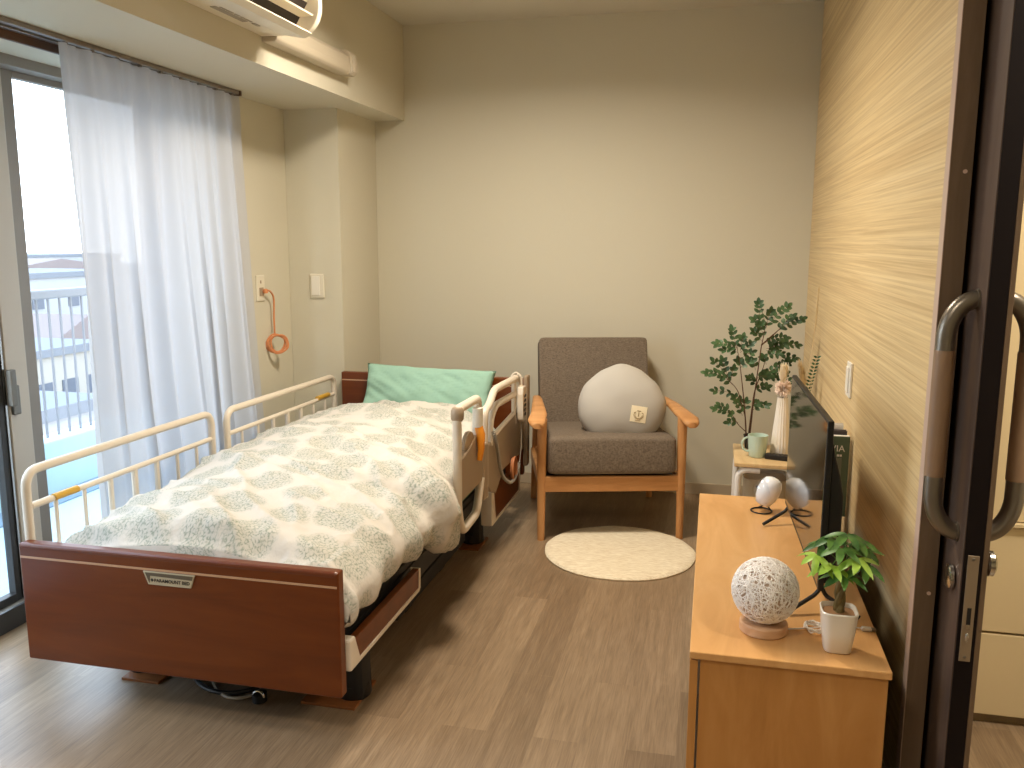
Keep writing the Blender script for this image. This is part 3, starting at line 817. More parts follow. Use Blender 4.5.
def duvet():
    bm = nb(); uvl = bm.loops.layers.uv.new('UVMap')
    nU, nV = 150, 220
    top_tab = [(2.03, 0.458), (2.12, 0.512), (2.5, 0.530), (3.0, 0.562), (3.4, 0.566), (3.70, 0.556), (3.84, 0.528), (3.90, 0.45)]
    rx_tab = [(2.03, -0.928), (2.15, -0.922), (2.40, -0.908), (2.58, -0.880), (2.66, -0.885), (2.80, -0.858), (2.90, -0.885), (2.97, -0.922), (4.0, -0.925)]
    rz_tab = [(2.03, 0.315), (2.10, 0.325), (2.40, 0.355), (2.58, 0.345), (2.66, 0.335), (2.84, 0.285), (2.93, 0.33), (3.0, 0.42), (4.0, 0.43)]
    g, uv = [], []
    for j in range(nV + 1):
        v = j / nV
        yv = 2.034 + (3.90 - 2.034) * v
        zt = interp(top_tab, yv); xr = interp(rx_tab, yv); zr = interp(rz_tab, yv)
        xl = -1.872
        # cross-section control: left tuck, left shoulder, top, right shoulder, hem, hem turned in
        cs = [(xl + 0.02, zt - 0.16), (xl + 0.0, zt - 0.075), (xl + 0.05, zt - 0.025), (xl + 0.25, zt + 0.025),
              (-1.40, zt + 0.045), (xr - 0.30, zt + 0.025), (xr - 0.11, zt - 0.015), (xr - 0.03, zt - 0.07), (xr + 0.0, lerp(zt, zr, 0.62)),
              (xr - 0.005, zr + 0.02), (xr - 0.03, zr), (xr - 0.06, zr + 0.03)]
        # arc-length parameterise with Catmull-Rom
        dense = []
        for k in range(len(cs) - 1):
            p0 = cs[max(k - 1, 0)]; p1 = cs[k]; p2 = cs[k + 1]; p3 = cs[min(k + 2, len(cs) - 1)]
            for q in range(10):
                t = q / 10
                dense.append(tuple(0.5 * ((2 * p1[c]) + (-p0[c] + p2[c]) * t + (2 * p0[c] - 5 * p1[c] + 4 * p2[c] - p3[c]) * t * t + (-p0[c] + 3 * p1[c] - 3 * p2[c] + p3[c]) * t ** 3) for c in (0, 1)))
        dense.append(cs[-1])
        L = [0]
        for a, b in zip(dense, dense[1:]): L.append(L[-1] + math.dist(a, b))
        row, ur = [], []
        k = 0
        for i in range(nU + 1):
            s = L[-1] * i / nU
            while k < len(L) - 2 and L[k + 1] < s: k += 1
            t = (s - L[k]) / max(1e-9, L[k + 1] - L[k])
            X = lerp(dense[k][0], dense[k + 1][0], t); Z = lerp(dense[k][1], dense[k + 1][1], t)
            dx = dense[k + 1][0] - dense[k][0]; dz = dense[k + 1][1] - dense[k][1]; dl = math.hypot(dx, dz) + 1e-9
            nx, nz = -dz / dl, dx / dl
            # wrinkles: long diagonal folds plus small crumples
            e = min(1, (yv - 2.03) / 0.06) if i < nU * 0.72 else 1.0
            d = 0.0
            fy = yv + 0.55 * X + 0.05 * noise.noise(Vector((X * 3, yv * 3, 0)))
            amp = 0.5 + 0.5 * noise.noise(Vector((X * 1.7 + 5, yv * 1.3, 3)))
            d += 0.024 * amp * (1 - abs(sin(fy * 7.0))) ** 2 * 1.6
            d += 0.010 * noise.noise(Vector((X * 5 + fy * 3, fy * 9, 1)))
            d += 0.018 * noise.noise(Vector((X * 2.2, yv * 2.0, 7)))
            rid = 1 - abs(noise.noise(Vector((X * 3.2 + 9, fy * 6.5, 4))))
            d += 0.018 * (rid ** 6)
            d += 0.004 * noise.noise(Vector((X * 22, yv * 22, 2)))
            if s > L[-1] * 0.80:              # lumpy hem
                d += 0.012 * sin(yv * 21 + 1.0) * 0.6 + 0.010 * noise.noise(Vector((1, yv * 16, Z * 8)))
            # sunk line near the middle-foot of the bed where the quilt folds
            dd = (yv - 2.63 - 0.12 * (X + 1.0))
            d -= 0.022 * math.exp(-(dd / 0.028) ** 2) * max(0.0, min(1.0, (X + 1.35) / 0.35))
            d += 0.020 * math.exp(-(((yv - 2.72) / 0.08) ** 2)) * max(0.0, min(1.0, (X + 1.2) / 0.2)) * (1 if Z > 0.4 else 0.3)
            lim = 1.0
            if yv > 2.93: lim = 0.25 + 0.75 * min(1, max(0, (-1.0 - X) / 0.15)) if X > -1.15 else 1.0
            if X < -1.80: lim *= 0.3
            d *= e * lim
            row.append(bm.verts.new((X + nx * d, yv, Z + nz * d)))
            ur.append((s, yv))
        g.append(row); uv.append(ur)
    for j in range(nV):
        for i in range(nU):
            f = bm.faces.new((g[j][i], g[j][i + 1], g[j + 1][i + 1], g[j + 1][i]))
            for lp, (a, b) in zip(f.loops, ((j, i), (j, i + 1), (j + 1, i + 1), (j + 1, i))):
                lp[uvl].uv = uv[a][b]
    # foot and head ends closed by a downward skirt
    for j, yy, dy in ((0, 2.034, -0.0), (nV, 3.90, 0.0)):
        prev = None
        for i in range(nU + 1):
            vtx = g[j][i]
            low = bm.verts.new((vtx.co.x, vtx.co.y + dy, min(vtx.co.z - 0.001, 0.33 if j == 0 else 0.40)))
            if prev:
                f = bm.faces.new((prev[0], vtx, low, prev[1]))
                for lp in f.loops: lp[uvl].uv = (lp.vert.co.x + 2, lp.vert.co.z + 2)
            prev = (vtx, low)
    return bm
bm = duvet()
dv = obj('duvet', bm, M['duvet'], angle=180)
tag(dv, 'cream duvet with grey green foliage print spread over the bed', 'duvet')

def pillow_fn(p):
    return p
bm = nb()
nx_, nz_ = 40, 24
F, Bk = [], []
for j in range(nz_ + 1):
    rf, rb = [], []
    for i in range(nx_ + 1):
        u = -1 + 2 * i / nx_; w = -1 + 2 * j / nz_
        th = 0.062 * max(0, (1 - abs(u) ** 2.6)) ** 0.5 * max(0, (1 - abs(w) ** 2.6)) ** 0.5
        pin = 1 - 0.05 * (1 - abs(w) ** 2) * (abs(u) ** 3)
        X = 0.335 * u * pin; Z = 0.128 * w * (1 - 0.06 * (1 - u * u) * (abs(w) ** 3))
        wr = 0.016 * noise.noise(Vector((X * 9, Z * 14, 1))) + 0.013 * (1 - abs(noise.noise(Vector((X * 12 + Z * 20, Z * 10, 5))))) ** 4
        def tr(d):
            v = Vector((X, -d - wr * (1 if abs(u) < .98 and abs(w) < .98 else 0), Z))
            v = Matrix.Rotation(radians(-24), 3, 'X') @ v
            v = Matrix.Rotation(radians(1.5), 3, 'Y') @ v
            return v + Vector((-1.352, 3.965, 0.618))
        rf.append(bm.verts.new(tr(th)))
        if abs(u) == 1 or abs(w) == 1: rb.append(rf[-1])
        else: rb.append(bm.verts.new(tr(-th)))
    F.append(rf); Bk.append(rb)
for j in range(nz_):
    for i in range(nx_):
        bm.faces.new((F[j][i], F[j][i + 1], F[j + 1][i + 1], F[j + 1][i]))
        bm.faces.new((Bk[j][i], Bk[j + 1][i], Bk[j + 1][i + 1], Bk[j][i + 1]))
tag(obj('pillow', bm, M['pillow'], angle=180), 'mint green pillow leaning against the headboard', 'pillow')

# remote on the rail
t = thing('bed_remote', 'beige bed remote control hooked on the right rail near the headboard', 'remote', (-0.875, 3.915, 0.60))
obj('handset', prism(nb(), [(3.880, 0.52), (3.900, 0.505), (3.935, 0.51), (3.950, 0.54), (3.950, 0.66), (3.935, 0.675), (3.885, 0.675), (3.875, 0.64), (3.877, 0.57)], 0, -0.879, -0.850), M['rail_beige'], t, smooth=False, bevel=0.004)
bm = nb()
for k in range(5): box(bm, -0.850, -0.846, 3.900, 3.933, 0.535 + 0.022 * k, 0.548 + 0.022 * k)
obj('button_pad', bm, M['slot'], t, smooth=False, bevel=0.002)
obj('hook', tube(nb(), smooth_path([(-0.866, 3.915, 0.66), (-0.866, 3.915, 0.72), (-0.895, 3.915, 0.742), (-0.915, 3.915, 0.72)], 0.015), 0.005, 8), M['rail_beige'], t)
bm = nb()
path = []
ctrl = smooth_path([(-0.862, 3.905, 0.51), (-0.862, 3.905, 0.40), (-0.862, 3.84, 0.285), (-0.862, 3.70, 0.255), (-0.868, 3.52, 0.34), (-0.868, 3.44, 0.50), (-0.875, 3.42, 0.56)], 0.12, 14)
N_ = 420
LL = [0]
for a, b in zip(ctrl, ctrl[1:]): LL.append(LL[-1] + (b - a).length)
k = 0
for i in range(N_ + 1):
    s = LL[-1] * i / N_
    while k < len(LL) - 2 and LL[k + 1] < s: k += 1
    tt = (s - LL[k]) / max(1e-9, LL[k + 1] - LL[k])
    p = ctrl[k].lerp(ctrl[k + 1], tt)
    w = 0.006 if s > LL[-1] * 0.25 else 0.0005
    a = i * 1.25
    path.append(p + Vector((w * cos(a), w * 0.6 * sin(a), w * 0.8 * sin(a))))
obj('coil_cord', tube(bm, path, 0.0028, 5), M['grey_cord'], t)
bm = nb()
for k in range(4):
    tube(bm, [(-0.874 + 0.004 * k, 3.76 + (0.030 + 0.004 * k) * cos(a), 0.315 + (0.045 + 0.003 * k) * sin(a)) for a in [2 * pi * i / 26 for i in range(26)]], 0.004, 6, closed=True)
tag(obj('coiled_cord', bm, M['cord_orange']), 'small orange coiled cord hanging low on the right bed rail', 'cord')

# floor pads under the legs
for (px_, py_, lab, wx) in ((-1.045, 2.235, 'thin wooden floor pad under the right foot leg of the bed', 0.075),
                        (-1.672, 2.235, 'thin wooden floor pad under the left foot leg of the bed', 0.055),
                        (-1.03, 3.58, 'thin wooden floor pad under the right head leg of the bed', 0.065)):
    tag(obj('floor_pad', box(nb(), px_ - wx - 0.02, px_ + wx, py_ - 0.085, py_ + 0.085, 0.0, 0.008), M['pad_wood'], smooth=False, bevel=0.001), lab, 'floor pad', 'floor pads under the bed legs')

# cables under the foot
t = thing('power_cable', 'black cables with a chrome plug lying on the floor under the bed', 'cable', (-1.35, 2.15, 0.01))
obj('cable', tube(nb(), smooth_path([(-1.60, 2.35, 0.012), (-1.52, 2.19, 0.012), (-1.44, 2.14, 0.010), (-1.36, 2.135, 0.010), (-1.28, 2.19, 0.015), (-1.33, 2.28, 0.02)], 0.06), 0.007, 8), M['black'], t)
obj('cable', tube(nb(), smooth_path([(-1.50, 2.25, 0.009), (-1.42, 2.15, 0.007), (-1.34, 2.11, 0.007), (-1.27, 2.16, 0.012)], 0.06), 0.005, 8), M['grey_cord'], t)
PL = obj('plug', lathe(nb(), [(0.010, 0), (0.022, 0.005), (0.022, 0.030), (0.012, 0.034)], (-1.262, 2.13, 0.0), 16), M['black'], t)
obj('clip', tube(nb(), arc3((-1.258, 2.118, 0.025), 0.017, 0, 2 * pi * 0.8, 16, 'xz'), 0.004, 8), M['chrome'], PL)

# ================================================================== ARMCHAIR (built at origin, front faces -Y)
CH = thing('armchair', 'wooden armchair with dark grey fabric cushions in the back corner beside the bed', 'armchair')
hw = 0.320
def leg_tube(p0, p1, r0, r1): return tube(nb(), [p0, Vector(p0).lerp(Vector(p1), .5), p1], [r0, (r0 + r1) / 2 * 1.04, r1], 14)
for s in (-1, 1):
    obj('leg', leg_tube((s * hw, 0, 0), (s * (hw - 0.002), 0.005, 0.565), 0.0165, 0.0225), M['chair_wood'], CH)
    obj('leg', leg_tube((s * (hw - .01), 0.66, 0), (s * (hw - .02), 0.56, 0.535), 0.016, 0.021), M['chair_wood'], CH)
    # armrest: paddle, wide and rounded in front, narrowing back
    st = [(-0.075, 0.022, 0.548), (-0.060, 0.034, 0.554), (-0.02, 0.041, 0.564), (0.06, 0.038, 0.576), (0.20, 0.030, 0.584), (0.38, 0.024, 0.582), (0.56, 0.020, 0.560), (0.63, 0.018, 0.548)]
    bm = nb(); rings = []
    for (yy, w, zz) in st:
        cx0 = s * (hw + 0.012 - 0.03 * max(0, yy) / 0.6 + (0.012 if yy < 0.02 else 0))
        ring = []
        for k in range(14):
            a = 2 * pi * k / 14
            ring.append(bm.verts.new((cx0 + w * math.copysign(abs(cos(a)) ** .7, cos(a)), yy, zz + 0.013 * math.copysign(abs(sin(a)) ** .7, sin(a)))))
        rings.append(ring)
    for A, B in zip(rings, rings[1:]):
        for k in range(14): bm.faces.new((A[k], A[(k + 1) % 14], B[(k + 1) % 14], B[k]))
    bm.faces.new(rings[0]); bm.faces.new(rings[-1][::-1])
    obj('armrest', bm, M['chair_wood_h'], CH, angle=60)
    obj('side_rail', box(nb(), s * hw - 0.011, s * hw + 0.011, 0.015, 0.60, 0.232, 0.29), M['chair_wood_h'], CH, smooth=False, bevel=0.004)
obj('front_rail', box(nb(), -hw + 0.012, hw - 0.012, -0.010, 0.014, 0.228, 0.300), M['chair_wood_h'], CH, smooth=False, bevel=0.004)
obj('rear_rail', box(nb(), -hw + 0.012, hw - 0.012, 0.555, 0.580, 0.24, 0.30), M['chair_wood_h'], CH, smooth=False, bevel=0.004)
obj('seat_base', box(nb(), -hw + 0.02, hw - 0.02, 0.014, 0.56, 0.262, 0.282), M['black_soft'], CH, smooth=False)
def sag(p):
    p.z += 0.006 * cos(p.x * 5) if p.z > 0 else 0
    return p
bm = nb(); superellipsoid(bm, (0, 0.0, 0.0), (0.296, 0.31, 0.088), 0.18, 0.10, 72, 22, sag)
bmesh.ops.rotate(bm, verts=bm.verts, cent=(0, 0, 0), matrix=Matrix.Rotation(radians(-4), 3, 'X'))
bmesh.ops.translate(bm, verts=bm.verts, vec=(0, 0.285, 0.374))
SC = obj('seat_cushion', bm, M['grey_fabric'], CH, angle=180)
# back frame and cushion, leaning back
rotb = Matrix.Rotation(radians(-17), 3, 'X')
bm = nb(); superellipsoid(bm, (0, 0, 0), (0.279, 0.060, 0.252), 0.07, 0.07, 72, 30)
bmesh.ops.rotate(bm, verts=bm.verts, cent=(0, 0, 0), matrix=rotb)
bmesh.ops.translate(bm, verts=bm.verts, vec=(-0.012, 0.590, 0.608))
obj('back_cushion', bm, M['grey_fabric'], CH, angle=180)
bm = nb(); box(bm, -0.25, -0.215, 0.055, 0.08, -0.30, 0.22); box(bm, 0.215, 0.25, 0.055, 0.08, -0.30, 0.22); box(bm, -0.25, 0.25, 0.055, 0.08, 0.16, 0.22)
box(bm, -0.25, 0.25, 0.055, 0.08, -0.10, -0.05)
bmesh.ops.rotate(bm, verts=bm.verts, cent=(0, 0, 0), matrix=rotb)
bmesh.ops.translate(bm, verts=bm.verts, vec=(-0.0, 0.595, 0.605))
obj('back_frame', bm, M['chair_wood'], CH, smooth=False, bevel=0.004)
CH.location = (-0.418, 3.792, 0.0); CH.rotation_euler = (0, 0, radians(15.5))

# round cushion
CU = thing('round_cushion', 'pale grey round cushion with a square cream patch on the armchair seat', 'cushion', (-0.38, 4.02, 0.60))
CTAB = [1.02, 0.965, 0.93, 0.96, 1.00, 0.95, 0.94, 0.98, 1.0, 1.03, 1.03, 0.97, 0.92, 0.96, 1.00, 1.02]
def cush(p):
    a = (math.atan2(p.z, p.x) % (2 * pi)) / (2 * pi) * 16
    i = int(a) % 16; t = a - int(a); t = t * t * (3 - 2 * t)
    k = CTAB[i] * (1 - t) + CTAB[(i + 1) % 16] * t
    return Vector((p.x * k, p.y + 0.006 * noise.noise(p * 9), p.z * k))
bm = nb(); superellipsoid(bm, (0, 0, 0), (0.204, 0.100, 0.194), 1.0, 0.80, 72, 48, cush)
RC = Matrix.Rotation(radians(13), 3, 'Z') @ Matrix.Rotation(radians(-16), 3, 'X')
bmesh.ops.rotate(bm, verts=bm.verts, cent=(0, 0, 0), matrix=RC)
CC = Vector((-0.400, 3.985, 0.594))
bmesh.ops.translate(bm, verts=bm.verts, vec=CC)
from mathutils.bvhtree import BVHTree
CBVH = BVHTree.FromBMesh(bm)
cu = obj('cushion_body', bm, M['cush'], CU, angle=180)
def on_cushion(u, v, lift):
    q = Matrix.Rotation(radians(-8), 2) @ Vector((u, v))
    o_ = CC + RC @ Vector((0.066 + q.x, -0.4, -0.052 + q.y))
    hit = CBVH.ray_cast(o_, RC @ Vector((0, 1, 0)))
    return hit[0] + hit[1] * lift if hit[1].dot(RC @ Vector((0, -1, 0))) > 0 else hit[0] - hit[1] * lift
bm = nb(); G = [[bm.verts.new(on_cushion(-0.037 + 0.074 * i / 8, -0.037 + 0.074 * j / 8, 0.0018)) for i in range(9)] for j in range(9)]
for j in range(8):
    for i in range(8): bm.faces.new((G[j][i], G[j][i + 1], G[j + 1][i + 1], G[j + 1][i]))
pa = obj('patch', bm, M['patch'], CU, angle=180); pa['label'] = 'square cream patch'
bm = nb()
def pline(pts, r): tube(bm, [on_cushion(a_, b_, 0.0026) for a_, b_ in pts], r, 5)
pline([(0.017 * cos(a), 0.017 * sin(a) - 0.002) for a in [pi + pi * i / 12 for i in range(13)]], 0.0014)
pline([(0.023 * cos(a), 0.022 * sin(a)) for a in [pi * 1.05 + pi * .9 * i / 12 for i in range(13)]], 0.0012)
pline([(-0.009, 0.015), (0.009, 0.015)], 0.0018); pline([(-0.022, 0.004), (-0.014, 0.008)], 0.0016); pline([(0.022, 0.004), (0.014, 0.008)], 0.0016)
pline([(0, -0.010), (0, 0.009)], 0.0016); pline([(-0.012, -0.028), (0.012, -0.028)], 0.0012)
obj('patch_emblem', bm, M['patch_print'], pa)

# rug
bm = nb()
N_ = 96
prof = [(0.0, 0.016), (0.20, 0.017), (0.300, 0.016), (0.322, 0.013), (0.330, 0.006), (0.328, 0.0)]
rings = []
for (r, z) in prof[1:]:
    rings.append([bm.verts.new((r * (1 + .006 * sin(5 * a) + .004 * sin(11 * a)) * cos(a), r * (1 + .006 * sin(5 * a)) * sin(a), z + (0.0015 * noise.noise(Vector((cos(a) * r * 20, sin(a) * r * 20, 0))) if z > .01 else 0))) for a in [2 * pi * i / N_ for i in range(N_)]])
c = bm.verts.new((0, 0, .016))
for i in range(N_): bm.faces.new((c, rings[0][i], rings[0][(i + 1) % N_]))
for A, B in zip(rings, rings[1:]):
    for i in range(N_): bm.faces.new((A[i], B[i], B[(i + 1) % N_], A[(i + 1) % N_]))
bm.faces.new(rings[-1][::-1])
r_ = obj('round_rug', bm, M['rug']); r_.location = (-0.358, 3.625, 0.0)
tag(r_, 'small round cream rug on the floor in front of the armchair', 'rug')

# ================================================================== TV CABINET
CB = thing('tv_cabinet', 'low alder wood television cabinet along the oak wall', 'cabinet', (0.19, 2.46, 0))
cx0, cx1, cy0, cy1, cz = -0.020, 0.402, 1.836, 3.092, 0.45
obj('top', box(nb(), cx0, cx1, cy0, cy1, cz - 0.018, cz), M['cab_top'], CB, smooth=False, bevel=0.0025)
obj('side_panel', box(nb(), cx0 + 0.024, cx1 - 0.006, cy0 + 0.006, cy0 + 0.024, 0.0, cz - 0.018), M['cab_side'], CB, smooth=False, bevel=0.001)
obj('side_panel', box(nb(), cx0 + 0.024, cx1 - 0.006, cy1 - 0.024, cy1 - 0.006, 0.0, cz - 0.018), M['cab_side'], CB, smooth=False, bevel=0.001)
obj('carcass', box(nb(), cx0 + 0.026, cx1 - 0.010, cy0 + 0.024, cy1 - 0.024, 0.02, cz - 0.018), M['cab_dark'], CB, smooth=False)
n = 3
for i in range(n):
    a0 = cy0 + 0.003 + i * (cy1 - cy0 - 0.006) / n; a1 = a0 + (cy1 - cy0 - 0.006) / n - 0.003
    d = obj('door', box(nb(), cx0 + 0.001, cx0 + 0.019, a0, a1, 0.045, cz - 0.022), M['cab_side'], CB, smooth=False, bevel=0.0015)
obj('plinth', box(nb(), cx0 + 0.03, cx1 - 0.02, cy0 + 0.03, cy1 - 0.03, 0.0, 0.045), M['cab_dark'], CB, smooth=False)

# television
TV = thing('television', 'flat black television with a glossy screen standing on the cabinet', 'television')
L2 = 0.366   # half width
bm = nb(); box(bm, -0.002, 0.012, -L2, L2, 0.058, 0.482); obj('bezel', bm, M['black'], TV, smooth=False, bevel=0.002)
obj('screen', box(nb(), -0.0032, -0.0018, -L2 + 0.006, L2 - 0.006, 0.072, 0.476), M['screen'], TV, smooth=False)
bp = [(0.012, 0.075), (0.034, 0.085), (0.044, 0.13), (0.044, 0.30), (0.034, 0.35), (0.020, 0.40), (0.012, 0.44)]
obj('rear_housing', prism(nb(), bp, 1, -L2 + 0.004, L2 - 0.004), M['black'], TV, smooth=False, bevel=0.004)
for yy in (-0.345, 0.335):
    st = obj('stand_foot', tube(nb(), smooth_path([(-0.075, yy - 0.045, 0.006), (-0.004, yy, 0.040), (0.010, yy, 0.062)], 0.01), 0.0052, 8), M['black'], TV)
    tube_b = tube(nb(), smooth_path([(0.010, yy, 0.062), (0.020, yy, 0.040), (0.095, yy - 0.04, 0.006)], 0.01), 0.0052, 8)
    obj('stand_foot', tube_b, M['black'], TV)
TV.location = (0.268, 2.475, 0.4505)
TV.rotation_euler = (0, 0, radians(1.7))

# woven ball lamp
LP = thing('woven_ball_lamp', 'white woven string ball lamp on a round wooden base on the cabinet', 'lamp', (0.145, 1.985, 0.45))
lc = Vector((0.145, 1.985, 0.549)); lr = 0.0765
bs = obj('base', lathe(nb(), [(0.052, 0.0), (0.055, 0.003), (0.055, 0.021), (0.052, 0.025), (0.020, 0.026)], (0.145, 1.985, 0.45), 40), M['lamp_base'], LP)
obj('socket', lathe(nb(), [(0.02, 0.0), (0.02, 0.02)], (0.145, 1.985, 0.474), 20), M['plastic_white'], LP)
obj('inner_shell', superellipsoid(nb(), lc, (lr - 0.006,) * 3, 1, 1, 32, 20), M['inner'], LP, angle=180)
random.seed(11)
bm = nb()
for k in range(240):
    ax = Vector((random.gauss(0, 1), random.gauss(0, 1), random.gauss(0, 0.8))).normalized()
    u = ax.orthogonal().normalized(); v = ax.cross(u)
    h = random.uniform(-0.7, 0.7) * lr
    rr = math.sqrt(lr * lr - h * h)
    a0 = random.uniform(0, 2 * pi); span = random.uniform(2.0, 4.5)
    wv = random.uniform(0.1, 0.35); wf = random.choice((2, 3, 4))
    pts = []
    for i in range(19):
        a = a0 + span * i / 18
        p = u * (rr * cos(a)) + v * (rr * sin(a)) + ax * (h + wv * lr * .5 * sin(wf * a))
        pts.append(lc + p.normalized() * (lr - random.uniform(0, 0.0015)))
    tube(bm, pts, random.uniform(0.0007, 0.0011), 4)
obj('string_shade', bm, M['string'], LP, angle=180)
# lamp cable
bm = nb()
pth = [(0.195, 1.995, 0.4535), (0.24, 2.01, 0.453)]
for i in range(46):
    a = i * 0.62
    pth.append((0.262 + 0.020 * cos(a) + 0.004 * sin(i), 2.01 + 0.026 * sin(a) + 0.004 * cos(i * 1.3), 0.4535 + 0.012 * (0.5 + 0.5 * sin(i * 2.1))))
pth += [(0.30, 2.03, 0.453), (0.345, 2.045, 0.453), (0.372, 2.04, 0.4535)]
CBL = obj('power_cord', tube(bm, smooth_path(pth, 0.01, 3), 0.0019, 6), M['cable_white'], LP)
obj('usb_plug', box(nb(), 0.370, 0.392, 2.031, 2.045, 0.4505, 0.4585), M['cable_white'], CBL, smooth=False, bevel=0.002)
obj('usb_tip', box(nb(), 0.392, 0.402, 2.033, 2.043, 0.452, 0.4568), M['steel'], CBL, smooth=False)

# small money tree in white pot
PT = thing('potted_money_tree', 'small money tree with bright green leaves in a square white pot on the cabinet', 'potted plant', (0.300, 1.925, 0.45))
pc = (0.300, 1.925, 0.4505)
obj('pot', lathe(nb(), [(0.026, 0.0), (0.029, 0.003), (0.0350, 0.050), (0.0385, 0.088), (0.0395, 0.094), (0.037, 0.096), (0.0345, 0.092), (0.033, 0.082)], pc, 40, cap=True, squash=4.5), M['pot'], PT, angle=60)
obj('soil', lathe(nb(), [(0.034, 0.080), (0.033, 0.086), (0.015, 0.089)], pc, 24, squash=4.5), M['soil'], PT)
bm = nb()
for s in range(3):
    tube(bm, [(pc[0] + 0.0055 * cos(z * 60 + s * 2.09), pc[1] + 0.0055 * sin(z * 60 + s * 2.09), pc[2] + 0.084 + z) for z in [0.129 * i / 16 for i in range(17)]], 0.0075, 8)
obj('trunk', bm, M['trunk'], PT)

def leaf(bm, base, d, nrm, L, w, curl=0.25, n=5, mi=0):
    d = d.normalized(); s = d.cross(nrm)
    if s.length < 1e-5: s = d.orthogonal()
    s.normalize(); nn = s.cross(d).normalized()
    prevl = prevr = prevc = None
    for i in range(n + 1):
        t = i / n
        ww = w * 0.5 * (max(0.0, sin(pi * min(1, t ** 0.85))) ** 0.6) + 0.0002
        c_ = base + d * (L * t) - nn * (curl * L * t * t)
        l_ = bm.verts.new(c_ - s * ww + nn * ww * .25); r__ = bm.verts.new(c_ + s * ww + nn * ww * .25); m_ = bm.verts.new(c_)
        if prevc:
            f1 = bm.faces.new((prevl, prevc, m_, l_)); f2 = bm.faces.new((prevc, prevr, r__, m_))
            f1.material_index = mi; f2.material_index = mi
        prevl, prevr, prevc = l_, r__, m_

random.seed(21)
bl = nb(); bs_ = nb()
top = Vector((pc[0], pc[1], pc[2] + 0.212))
LL_ = 1.2
petioles = [(-0.075, -0.03, 0.015, 1), (-0.035, -0.05, -0.005, 1), (0.035, -0.05, 0.020, 1), (0.055, -0.045, 0.0, 0), (0.01, 0.0, 0.075, 0), (-0.03, 0.02, 0.055, 0),
            (0.04, 0.02, 0.055, 0), (0.065, 0.03, 0.02, 0), (-0.055, 0.03, 0.03, 0), (0.0, -0.045, -0.03, 0), (0.02, 0.05, 0.03, 0), (-0.01, -0.03, 0.04, 0)]
for (dx, dy, dz, lime) in petioles:
    e = top + Vector((dx * .75, dy * .75, dz * .75))
    mid = top.lerp(e, 0.5) + Vector((0, 0, 0.010))
    tube(bs_, smooth_path([top - Vector((0, 0, .015)), mid, e], 0.02, 4), 0.0013, 5)
    out_ = Vector((dx, dy, 0)).normalized() if (abs(dx) + abs(dy)) > .012 else Vector((0.3, -1, 0)).normalized()
    for k in range(5):
        a = radians(-110 + 55 * k + random.uniform(-10, 10))
        dd = Matrix.Rotation(a, 3, 'Z') @ out_
        dd = Vector((dd.x, dd.y, -0.25 + random.uniform(-.15, .25)))
        leaf(bl, e, dd, Vector((0.1, -0.35, 1)), random.uniform(0.040, 0.060), random.uniform(.014, .019), 0.30, 5, lime)
obj('petioles', bs_, M['leaf_mid'], PT)
obj('foliage', bl, [M['leaf_mid'], M['leaf_lime']], PT, angle=180)

# egg-shaped device
EG = thing('egg_shaped_device', 'white egg shaped device with a clear dome on a black wire ring stand', 'device', (0.195, 2.925, 0.45))
RE = Matrix.Rotation(radians(22), 3, 'Y') @ Matrix.Rotation(radians(0), 3, 'X')
bm = nb(); lathe(bm, [(0.004, -0.052), (0.024, -0.046), (0.034, -0.025), (0.038, 0.0), (0.036, 0.025), (0.028, 0.043), (0.014, 0.050), (0.002, 0.0515)], (0, 0, 0), 32)
bmesh.ops.rotate(bm, verts=bm.verts, cent=(0, 0, 0), matrix=RE); bmesh.ops.translate(bm, verts=bm.verts, vec=(0.207, 2.925, 0.520))
obj('shell', bm, M['egg'], EG, angle=60)
bm = nb(); superellipsoid(bm, (0, 0, 0), (0.043, 0.040, 0.050), 1, 1, 28, 16)
bmesh.ops.translate(bm, verts=bm.verts, vec=(0.197, 2.925, 0.520))
obj('clear_dome', bm, M['clear'], EG, angle=180)
bm = nb(); tube(bm, [(0.187 + 0.034 * cos(a), 2.920 + 0.034 * sin(a), 0.4535) for a in [2 * pi * i / 36 for i in range(36)]], 0.0026, 8, closed=True)
tube(bm, [(0.187 + 0.034, 2.92, 0.4535), (0.213, 2.922, 0.462), (0.205, 2.925, 0.474)], 0.0026, 8)
tube(bm, [(0.187 - 0.01, 2.953, 0.4535), (0.19, 2.94, 0.464), (0.197, 2.93, 0.474)], 0.0026, 8)
obj('ring_stand', bm, M['black'], EG)

# books behind the TV
BK = thing('magazine', 'dark green magazine standing upright between the television and the oak wall', 'magazine', (0.37, 2.93, 0.45))
bm = nb(); box(bm, 0.375, 0.452, 2.925, 2.940, 0.451, 0.722)
bx_ = obj('cover', box(nb(), 0.30, 0.454, 2.922, 2.943, 0.451, 0.722), M['book_green'], BK, smooth=False, bevel=0.001)
bm.free()
obj('pages', box(nb(), 0.302, 0.452, 2.9245, 2.9405, 0.452, 0.7235), M['paper'], bx_, smooth=False)
obj('title', text_bm('VIA', 0.030, (0.3945, 2.9218, 0.672), RX, 0.0002), M['paper'], bx_, smooth=False)
bm = nb()
for k, w in enumerate((.007, .005, .008, .006)): box(bm, 0.397 + k * 0.0095, 0.397 + k * 0.0095 + w, 2.9214, 2.922, 0.655, 0.662)
obj('subtitle', bm, M['paper'], bx_, smooth=False)
ph = obj('cover_photo', box(nb(), 0.312, 0.432, 2.9214, 2.922, 0.475, 0.650), M['book_photo'], bx_, smooth=False)
